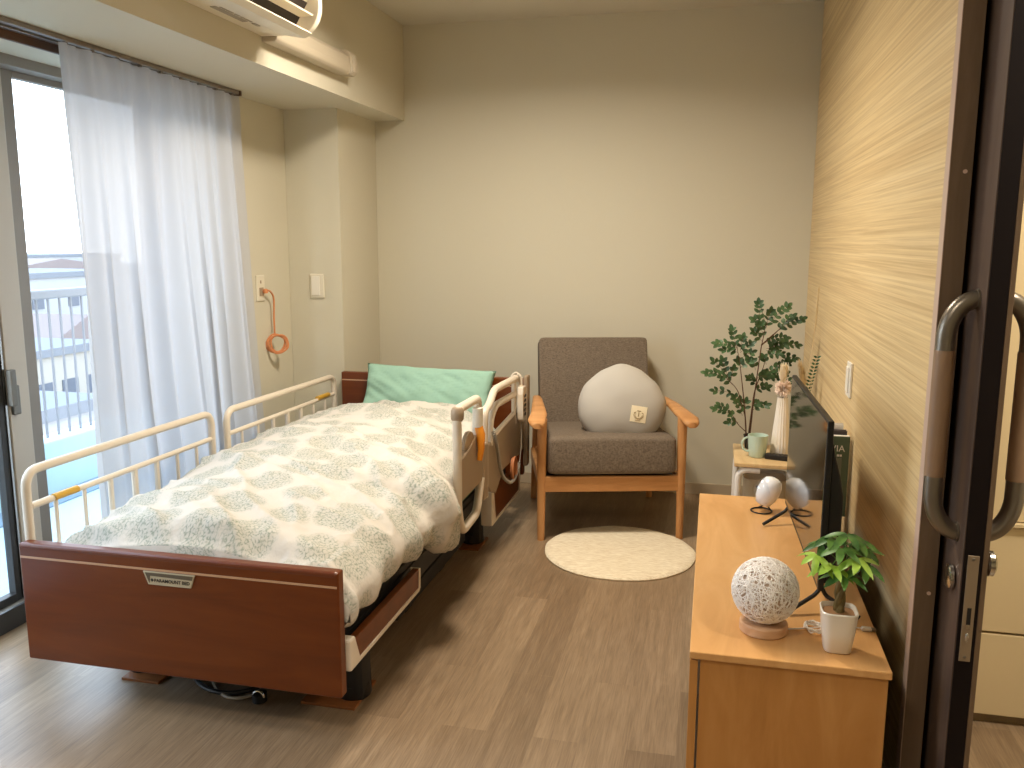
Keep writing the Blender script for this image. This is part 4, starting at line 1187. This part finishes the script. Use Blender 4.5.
obj('photo_detail', box(box(nb(), 0.330, 0.424, 2.9211, 2.9214, 0.478, 0.545), 0.40, 0.428, 2.9211, 2.9214, 0.540, 0.556), M['book_photo_dark'], ph, smooth=False)
obj('photo_detail', box(nb(), 0.392, 0.426, 2.9208, 2.9211, 0.552, 0.566), M['book_photo_warm'], ph, smooth=False)
t = thing('book', 'pale notebook standing behind the green magazine', 'book', (0.37, 2.97, 0.45), 'books behind the television')
ck = obj('cover', box(box(nb(), 0.30, 0.448, 2.952, 2.956, 0.451, 0.735), 0.30, 0.448, 2.972, 2.976, 0.451, 0.735), M['book_dark'], t, smooth=False)
obj('pages', box(nb(), 0.302, 0.445, 2.956, 2.972, 0.452, 0.730), M['paper'], t, smooth=False)
t = thing('book', 'tall white paper folder sticking up behind the other books', 'book', (0.37, 3.0, 0.45), 'books behind the television')
obj('cover', box(box(nb(), 0.30, 0.440, 2.985, 2.988, 0.451, 0.750), 0.30, 0.440, 2.998, 3.001, 0.451, 0.752), M['paper'], t, smooth=False)
obj('pages', box(nb(), 0.302, 0.436, 2.988, 2.998, 0.452, 0.742), M['plastic_white'], t, smooth=False)

# ================================================================== STOOL + THINGS ON IT
ST = thing('side_stool', 'small side stool with a birch top and bent white legs in the corner', 'stool', (0.28, 3.75, 0))
sx0, sx1, sy0, sy1 = 0.112, 0.445, 3.572, 3.93
obj('seat', box(nb(), sx0, sx1, sy0, sy1, 0.432, 0.450), M['stool_top'], ST, smooth=False, bevel=0.004)
for (lx, ly, sx_) in ((sx0, sy0 + 0.035, 1), (sx1, sy0 + 0.035, -1), (sx0, sy1 - 0.035, 1), (sx1, sy1 - 0.035, -1)):
    xo = lx + sx_ * 0.014
    yo = ly + (-0.018 if ly < 3.75 else 0.018)
    obj('leg', tube(nb(), smooth_path([(xo, yo, 0.0), (xo + sx_ * 0.004, yo, 0.418), (xo + sx_ * 0.09, yo, 0.418)], 0.07, 8), 0.0135, 12), M['stool_leg'], ST)

t = thing('storage_bin', 'pale beige storage bin with an oval handle hole under the stool', 'bin', (0.25, 3.78, 0))
obj('body', lathe(nb(), [(0.082, 0.0), (0.085, 0.005), (0.092, 0.345), (0.096, 0.352), (0.090, 0.352), (0.086, 0.34)], (0.252, 3.78, 0), 40, squash=6), M['bin'], t, angle=50)
obj('handle_hole', prism(nb(), [(0.226 + 0.018 * cos(a) , 0.322 + 0.006 * sin(a)) for a in [2 * pi * i / 20 for i in range(20)]], 1, 3.6855, 3.6885), M['slot'], t, smooth=False)

MG = thing('mug', 'mint green ribbed mug on the stool', 'mug', (0.208, 3.70, 0.45))
bm = nb(); n = 60
prof = [(0.030, 0.0), (0.034, 0.004), (0.0375, 0.04), (0.040, 0.070), (0.0415, 0.090), (0.042, 0.094), (0.0395, 0.094), (0.038, 0.085), (0.034, 0.012), (0.002, 0.010)]
rings = []
for r, z in prof:
    ring = []
    for i in range(n):
        a = 2 * pi * i / n
        rr = r + (0.0008 * cos(a * 20) if 0.002 < z < 0.085 and r > 0.0355 or z == 0.004 else 0)
        ring.append(bm.verts.new((0.208 + rr * cos(a), 3.70 + rr * sin(a), 0.4505 + z)))
    rings.append(ring)
for A, B in zip(rings, rings[1:]):
    for i in range(n): bm.faces.new((A[i], A[(i + 1) % n], B[(i + 1) % n], B[i]))
bm.faces.new(rings[0]); bm.faces.new(rings[-1])
obj('cup', bm, M['mug'], MG, angle=60)
hc = []
for i in range(15):
    a = radians(80 + 200 * i / 14)
    hc.append((0.168 + 0.024 * cos(a), 3.698, 0.4505 + 0.052 + 0.030 * sin(a)))
obj('handle', tube(nb(), [(0.174, 3.698, hc[0][2])] + hc + [(0.174, 3.698, hc[-1][2] + 0.002)], 0.0045, 10), M['mug'], MG)

t = thing('remote_control', 'black remote control lying on the stool between mug and vase', 'remote', (0.275, 3.66, 0.45))
bm = nb(); box(bm, -0.075, 0.075, -0.022, 0.022, 0, 0.020)
bmesh.ops.rotate(bm, verts=bm.verts, cent=(0, 0, 0), matrix=Matrix.Rotation(radians(-14), 3, 'Z')); bmesh.ops.translate(bm, verts=bm.verts, vec=(0.315, 3.665, 0.4505))
rc = obj('body', bm, M['black'], t, smooth=False, bevel=0.003)
bm = nb()
for i in range(8):
    for j in range(3): box(bm, -0.065 + i * 0.016, -0.056 + i * 0.016, -0.014 + j * 0.011, -0.007 + j * 0.011, 0.020, 0.0215)
bmesh.ops.rotate(bm, verts=bm.verts, cent=(0, 0, 0), matrix=Matrix.Rotation(radians(-14), 3, 'Z')); bmesh.ops.translate(bm, verts=bm.verts, vec=(0.315, 3.665, 0.4505))
obj('buttons', bm, M['slot'], rc, smooth=False)

VS = thing('ribbed_vase', 'tall white ribbed vase on the stool beside the black remote', 'vase', (0.303, 3.745, 0.45))
bm = nb(); n = 72; rings = []
for r, z in [(0.036, 0), (0.040, 0.004), (0.038, 0.05), (0.031, 0.13), (0.024, 0.20), (0.020, 0.245), (0.021, 0.252), (0.017, 0.252), (0.015, 0.235)]:
    rings.append([bm.verts.new((0.303 + (r + 0.0014 * cos(18 * a)) * cos(a), 3.745 + (r + 0.0014 * cos(18 * a)) * sin(a), 0.4505 + z)) for a in [2 * pi * i / n for i in range(n)]])
for A, B in zip(rings, rings[1:]):
    for i in range(n): bm.faces.new((A[i], A[(i + 1) % n], B[(i + 1) % n], B[i]))
bm.faces.new(rings[0]); bm.faces.new(rings[-1])
obj('body', bm, M['vase'], VS, angle=60)

random.seed(5)
DF = thing('dried_flowers', 'pink and cream dried flowers standing in the white ribbed vase', 'flowers', (0.303, 3.745, 0.70))
obj('stem', tube(nb(), [(0.303, 3.745, 0.50), (0.303, 3.745, 0.735)], 0.002, 6), M['stem'], DF)
bm = nb(); cfl = Vector((0.303, 3.742, 0.742))
for k in range(260):
    d = Vector((random.gauss(0, 1), random.gauss(0, 1), random.gauss(0, 1))).normalized()
    leaf(bm, cfl + d * 0.008, d + Vector((0, 0, .1)), Vector((0, 0, 1)) + d.orthogonal() * random.uniform(-1, 1), random.uniform(.024, .036), 0.011, 0.15, 3)
obj('blossom', bm, M['flower_pink'], DF, angle=180)
bm = nb()
for k in range(90):
    a = random.uniform(0, 2 * pi); sp_ = random.uniform(0, .62)
    d = Vector((sp_ * cos(a), sp_ * sin(a), 1))
    leaf(bm, Vector((0.300, 3.742, 0.755)) + Vector((random.uniform(-.006, .006), random.uniform(-.006, .006), random.uniform(0, .03))), d, Vector((cos(a), sin(a), 0.2)), random.uniform(.040, .075), .010, 0.1, 3)
obj('tuft', bm, M['flower_cream'], DF, angle=180)

def plume(bm, pts, w, n, seed, L=0.03, thin=.0035):
    random.seed(seed)
    pts = smooth_path(pts, .05, 5)
    for k in range(n):
        t = random.random(); i = t * (len(pts) - 1); j = min(int(i), len(pts) - 2); p = pts[j].lerp(pts[j + 1], i - j)
        ax = (pts[j + 1] - pts[j]).normalized()
        a = random.uniform(0, 2 * pi)
        side = (ax.orthogonal().normalized() * cos(a) + ax.cross(ax.orthogonal().normalized()) * sin(a))
        leaf(bm, p, ax + side * random.uniform(.2, w), side, L * random.uniform(.6, 1.2), thin, 0.2, 2)
PG = thing('pampas_grass', 'dried beige pampas grass and a thin leafy twig rising behind the television', 'dried grass', (0.395, 3.82, 0.45))
bm = nb()
obj('holder', lathe(nb(), [(0.028, 0), (0.032, 0.004), (0.030, 0.12), (0.020, 0.18), (0.022, 0.19), (0.018, 0.19)], (0.395, 3.82, 0.4505), 28), M['vase'], PG)
sb_ = nb()
tube(sb_, smooth_path([(0.395, 3.82, 0.5), (0.40, 3.83, 0.72), (0.425, 3.84, 0.95), (0.428, 3.84, 1.12)], .1), 0.0016, 5)
tube(sb_, smooth_path([(0.395, 3.82, 0.5), (0.39, 3.80, 0.68), (0.375, 3.78, 0.80)], .05), 0.0016, 5)
tube(sb_, smooth_path([(0.395, 3.82, 0.5), (0.41, 3.80, 0.68), (0.43, 3.78, 0.86)], .05), 0.0012, 5)
obj('stems', sb_, M['pampas'], PG)
bm = nb(); plume(bm, [Vector((0.418, 3.84, 0.90)), Vector((0.428, 3.84, 1.02)), Vector((0.430, 3.84, 1.14))], 0.35, 300, 4, 0.03, .003)
plume(bm, [Vector((0.392, 3.80, 0.68)), Vector((0.385, 3.79, 0.76)), Vector((0.372, 3.78, 0.83))], 0.8, 420, 9, 0.04, .004)
obj('plumes', bm, M['pampas'], PG, angle=180)
bm = nb()
random.seed(6)
for i in range(11):
    t = i / 10; p = Vector((0.405 + 0.030 * t, 3.80 - 0.02 * t, 0.72 + 0.15 * t))
    for s in (-1, 1): leaf(bm, p, Vector((s, -.2, 0.6)), Vector((0, -1, .4)), 0.018, 0.009, .1, 3)
obj('leaves', bm, M['leaf_dark'], PG, angle=180)

# tall leafy plant
BP = thing('artificial_leafy_plant', 'tall leafy green branch plant in a small dark pot at the back of the stool', 'plant', (0.195, 3.85, 0.45))
obj('pot', lathe(nb(), [(0.030, 0), (0.034, 0.004), (0.040, 0.055), (0.042, 0.060), (0.038, 0.060), (0.036, 0.050), (0.002, 0.048)], (0.195, 3.85, 0.4505), 28), M['dark_pot'], BP, angle=50)
def LPt(a, b, y): return Vector((-0.060 + a * 0.00087, y, 1.168 - b * 0.000930))
stems = nb(); lv = nb()
random.seed(31)
def branch(pl, r0=0.0032, r1=0.0012):
    pts = smooth_path([LPt(*p) for p in pl], .04, 4)
    tube(stems, pts, [r0 + (r1 - r0) * i / (len(pts) - 1) for i in range(len(pts))], 6)
    return pts
def sprig(a, b, n, L=0.027, w=0.0175, droop=0.0):
    """pinnate twig from a to b with paired leaflets"""
    n = max(2, round(n * .8)); a = LPt(*a); b = LPt(*b)
    mid = a.lerp(b, .5) + Vector((0, 0, 0.010))
    pts = smooth_path([a, mid, b], .05, 4); tube(stems, pts, 0.0009, 5)
    d = (b - a).normalized(); face = Vector((random.uniform(-.3, .3), -1, random.uniform(.2, .8))).normalized()
    s = d.cross(face).normalized()
    for i in range(n):
        t = (i + .6) / n; p = a.lerp(mid, t * 2) if t < .5 else mid.lerp(b, t * 2 - 1)
        for q in (-1, 1):
            dd = d * .65 + s * q * random.uniform(.7, 1) + face * random.uniform(-.2, .4)
            leaf(lv, p, dd, face + Vector((random.uniform(-.4, .4), 0, random.uniform(-.4, .4))), L * random.uniform(.8, 1.15), w * random.uniform(.85, 1.1), .12, 5)
    leaf(lv, b, d, face, L, w, .12, 5)
Y0 = 3.85
branch([(275, 745, Y0), (285, 580, 3.86), (300, 420, 3.87), (312, 280, 3.86), (330, 190, 3.85), (300, 100, 3.86)])
branch([(262, 745, Y0), (250, 620, 3.83), (230, 480, 3.81), (212, 370, 3.80), (190, 270, 3.80)])
branch([(268, 745, Y0), (292, 500, 3.90), (330, 400, 3.92), (345, 330, 3.94)])
branch([(312, 280, 3.86), (390, 215, 3.90), (440, 170, 3.92)])
branch([(250, 620, 3.83), (205, 480, 3.80), (150, 430, 3.78)], 0.002)
branch([(255, 690, 3.84), (215, 650, 3.80), (190, 610, 3.79)], 0.002)
S = [((300, 170, 3.86), (290, 85, 3.86), 5), ((330, 200, 3.85), (345, 120, 3.83), 5), ((345, 180, 3.86), (430, 100, 3.88), 6), ((400, 210, 3.9), (505, 160, 3.92), 6),
     ((390, 215, 3.9), (460, 150, 3.92), 5), ((330, 190, 3.85), (270, 160, 3.84), 4), ((312, 260, 3.86), (270, 215, 3.84), 4), ((320, 250, 3.86), (300, 185, 3.84), 4),
     ((330, 270, 3.88), (430, 250, 3.9), 6), ((350, 300, 3.9), (430, 280, 3.9), 5), ((340, 300, 3.9), (490, 285, 3.93), 7), ((345, 330, 3.92), (480, 345, 3.92), 6), ((340, 310, 3.9), (395, 320, 3.88), 4),
     ((190, 290, 3.8), (165, 205, 3.8), 5), ((195, 290, 3.8), (95, 270, 3.79), 6), ((200, 310, 3.8), (130, 300, 3.79), 4), ((210, 300, 3.8), (220, 240, 3.79), 4), ((210, 310, 3.8), (262, 270, 3.8), 4), ((215, 340, 3.8), (265, 310, 3.8), 3), ((215, 380, 3.8), (262, 350, 3.8), 4),
     ((160, 440, 3.78), (125, 345, 3.77), 5), ((155, 430, 3.78), (50, 405, 3.76), 6), ((150, 420, 3.78), (85, 350, 3.77), 4), ((170, 440, 3.79), (180, 385, 3.78), 3), ((180, 460, 3.79), (130, 430, 3.78), 3),
     ((190, 510, 3.8), (95, 492, 3.79), 4), ((215, 380, 3.8), (205, 350, 3.8), 3), ((345, 380, 3.93), (330, 350, 3.93), 3), ((335, 400, 3.92), (345, 430, 3.92), 3),
     ((295, 470, 3.88), (260, 440, 3.86), 4), ((300, 440, 3.88), (350, 430, 3.88), 4), ((290, 500, 3.88), (350, 480, 3.88), 4), ((360, 420, 3.93), (450, 370, 3.94), 6), ((350, 440, 3.93), (440, 420, 3.95), 6),
     ((190, 610, 3.79), (100, 575, 3.77), 5), ((200, 620, 3.79), (125, 560, 3.78), 4), ((215, 640, 3.8), (170, 640, 3.79), 3), ((235, 610, 3.82), (200, 545, 3.8), 4), ((245, 600, 3.83), (250, 545, 3.82), 3), ((230, 560, 3.82), (190, 520, 3.8), 3),
     ((285, 590, 3.86), (350, 565, 3.86), 4), ((280, 570, 3.86), (310, 560, 3.86), 2), ((290, 400, 3.87), (275, 360, 3.87), 3), ((360, 440, 3.94), (470, 460, 3.95), 5)]
for a, b, n in S: sprig(a, b, n)
obj('branches', stems, M['stem'], BP)
obj('foliage', lv, M['leaf_dark'], BP, angle=180)

# ================================================================== SLIDING DOOR on the right
bm = nb(); box(bm, 0.452, 0.493, 1.924, 1.962, 0, 2.10); box(bm, 0.452, 0.493, 0.70, 1.962, 2.06, 2.10)
JB = struct('door_frame', bm, M['jamb'], smooth=False)
JB.name = 'trim_4'
obj('lit_edge', box(nb(), 0.4505, 0.4525, 1.924, 1.96, 0, 2.10), M['jamb_edge'], JB, smooth=False)  # thin pale slab, the jamb's lit chamfer put into colour
bmj = nb()
for zz in (1.60, 0.62): lathe(bmj, [(0.004, 0), (0.004, 0.002)], (0, 0, 0), 14)
bmj.free()
for zz in (1.49, 0.60):
    bm = nb(); lathe(bm, [(0.0042, 0), (0.0042, 0.0015)], (0, 0, 0), 14)
    bmesh.ops.rotate(bm, verts=bm.verts, cent=(0, 0, 0), matrix=Matrix.Rotation(pi / 2, 3, 'X'))
    bmesh.ops.translate(bm, verts=bm.verts, vec=(0.480, 1.924, zz))
    obj('screw_cap', bm, M['jamb_edge'], JB)
struct('pocket_dark_block', box(nb(), 0.495, 0.56, 2.70, 2.72, 0, 2.1), M['black_soft'], smooth=False)  # unseen black block, added to keep the door pocket dark
DR = thing('door_1', 'x', 'x', (0.525, 1.82, 0))
for k in ('label', 'category'): del DR[k]
DR['kind'] = 'structure'
obj('panel', box(nb(), 0.5065, 0.5435, 1.803, 2.68, 0.01, 2.05), M['door_face'], DR, smooth=False, bevel=0.001)
obj('edge_band', box(nb(), 0.5085, 0.5430, 1.800, 1.8032, 0.01, 2.05), M['door_edge'], DR, smooth=False)
obj('edge_strip', box(nb(), 0.5435, 0.5530, 1.800, 1.812, 0.01, 2.05), M['jamb'], DR, smooth=False)
for s, xf in ((-1, 0.5065), (1, 0.5530)):
    xc = 0.5298 + s * 0.076
    zt, zb, yh = 1.240, 0.765, 1.856
    ar = xc - xf
    up_ = [(xf + ar * sin(t_), yh, zt - 0.082 + 0.082 * cos(t_)) for t_ in [pi / 2 * i / 14 for i in range(15)]]
    dn_ = [(p_[0], yh, zt + zb - p_[2]) for p_ in up_[::-1]]
    H = obj('handle', tube(nb(), up_ + dn_, 0.0180, 20, flat=(0, 1, 0)), M['steel_dark'], DR)
    obj('grip', tube(nb(), [(xc, yh, 0.880), (xc, yh, 1.138)], 0.0195, 24), M['grip'], H)
    for zz in (zt, zb):
        bm = nb(); lathe(bm, [(0.021, 0), (0.021, 0.004)], (0, 0, 0), 20)
        bmesh.ops.rotate(bm, verts=bm.verts, cent=(0, 0, 0), matrix=Matrix.Rotation(pi / 2 * s, 3, 'Y'))
        bmesh.ops.translate(bm, verts=bm.verts, vec=(xf, yh, zz)); obj('flange', bm, M['steel_dark'], H)
# lock plate on the leading edge
LPz0, LPz1 = 0.510, 0.735
lk = obj('lock_plate', box(nb(), 0.5150, 0.5365, 1.798, 1.8002, LPz0, LPz1), M['plate_steel'], DR, smooth=False, bevel=0.002)
obj('latch_slot', box(nb(), 0.5225, 0.5300, 1.7972, 1.7985, 0.590, 0.625), M['ink'], lk, smooth=False)
obj('latch', box(nb(), 0.5230, 0.5295, 1.7962, 1.7985, 0.580, 0.590), M['chrome'], lk, smooth=False)
obj('thumb_turn', superellipsoid(nb(), (0.5262, 1.797, 0.562), (0.0035, 0.002, 0.010), 1, 1, 14, 10), M['chrome'], lk)
for zz in (0.519, 0.727):
    obj('screw', superellipsoid(nb(), (0.5258, 1.798, zz), (0.003, 0.0008, 0.003), 1, 1, 12, 8), M['steel'], lk)
def knob(x0, x1, y, z, r, name):
    bm = nb(); lathe(bm, [(r * .7, 0), (r, abs(x1 - x0) * .25), (r, abs(x1 - x0) * .75), (r * .75, abs(x1 - x0))], (0, 0, 0), 24)
    bmesh.ops.rotate(bm, verts=bm.verts, cent=(0, 0, 0), matrix=Matrix.Rotation(pi / 2 * (1 if x1 > x0 else -1), 3, 'Y'))
    bmesh.ops.translate(bm, verts=bm.verts, vec=(x0, y, z)); return obj(name, bm, M['chrome'], DR)
k1 = knob(0.5065, 0.493, 1.855, 0.668, 0.026, 'key_cylinder')
k2 = knob(0.5530, 0.570, 1.82, 0.715, 0.026, 'thumb_turn_knob')

# cream cupboard seen through the doorway
CW = thing('cream_cupboard', 'tall cream cupboard with a drawer seen through the doorway at the right', 'cupboard', (1.0, 2.7, 0))
obj('carcass', box(nb(), 0.62, 1.75, 2.52, 3.0, 0.0, 2.2), M['cream_gap'], CW, smooth=False)
obj('door', box(nb(), 0.622, 1.18, 2.50, 2.52, 0.60, 2.19), M['cream'], CW, smooth=False, bevel=0.002)
obj('door', box(nb(), 1.184, 1.748, 2.50, 2.52, 0.60, 2.19), M['cream'], CW, smooth=False, bevel=0.002)
obj('ledge', box(nb(), 0.618, 1.752, 2.485, 2.52, 0.588, 0.598), M['cream'], CW, smooth=False, bevel=0.001)
obj('drawer', box(nb(), 0.622, 1.748, 2.50, 2.52, 0.279, 0.583), M['cream'], CW, smooth=False, bevel=0.002)
obj('drawer', box(nb(), 0.622, 1.748, 2.50, 2.52, 0.03, 0.272), M['cream'], CW, smooth=False, bevel=0.002)

# ================================================================== LIGHTS
def area(name, loc, rot, size, power, col, shape='RECTANGLE', sy=None, spread=None):
    l = bpy.data.lights.new(name, 'AREA'); l.energy = power; l.color = col; l.shape = shape; l.size = size
    if sy: l.size_y = sy
    if spread: l.spread = spread
    o = bpy.data.objects.new(name, l); COL.objects.link(o); o.location = loc; o.rotation_euler = rot
    return o
WARM = (1.0, 0.89, 0.74)
area('ceiling_lamp_light', (-0.85, 3.10, 2.44), (0, 0, 0), 0.40, 40, WARM, 'DISK', spread=radians(160))
area('ceiling_lamp_light', (-0.75, 0.6, 2.44), (0, 0, 0), 0.40, 18, WARM, 'DISK')
area('corridor_fill_light', (1.2, 1.6, 2.44), (0, 0, 0), 0.40, 36, WARM, 'DISK')  # unseen fill beyond the doorway, raised to brighten the cream cupboard
pt = area('window_portal', (XW - 0.08, 2.3, 1.0), (0, radians(-90), 0), 1.95, 1, (1, 1, 1), 'RECTANGLE', 2.4)
pt.data.cycles.is_portal = True

wd = bpy.data.worlds.new('world'); scn.world = wd; wd.use_nodes = True
nt = wd.node_tree; bg = nt.nodes['Background']
tc = nt.nodes.new('ShaderNodeTexCoord'); sx = nt.nodes.new('ShaderNodeSeparateXYZ')
nt.links.new(tc.outputs['Generated'], sx.inputs[0])
rp = nt.nodes.new('ShaderNodeValToRGB'); e = rp.color_ramp.elements
e[0].position = 0.0; e[0].color = (0.90, 0.93, 1.0, 1); e[1].position = 0.6; e[1].color = (0.62, 0.78, 1.0, 1)
nt.links.new(sx.outputs['Z'], rp.inputs[0]); nt.links.new(rp.outputs[0], bg.inputs[0])
bg.inputs[1].default_value = 6.5

# ================================================================== CAMERA
yw, ptc, rl = radians(13.12), radians(9.42), radians(0.15)
fwd = Vector((-sin(yw) * cos(ptc), cos(yw) * cos(ptc), -sin(ptc)))
rt = Vector((cos(yw), sin(yw), 0)); up = rt.cross(fwd)
r2_ = rt * cos(rl) + up * sin(rl); u2_ = up * cos(rl) - rt * sin(rl)
cam = bpy.data.cameras.new('camera'); co = bpy.data.objects.new('camera', cam); COL.objects.link(co)
mw = Matrix((r2_, u2_, -fwd)).transposed().to_4x4(); mw.translation = (0, 0, 1.35)
co.matrix_world = mw
cam.sensor_width = 36; cam.lens = 860 / 1024 * 36; cam.clip_start = 0.02; cam.clip_end = 1000
scn.camera = co
vs = scn.view_settings
vs.view_transform = 'Standard'; vs.look = 'None'; vs.exposure = 0.0; vs.gamma = 1.0
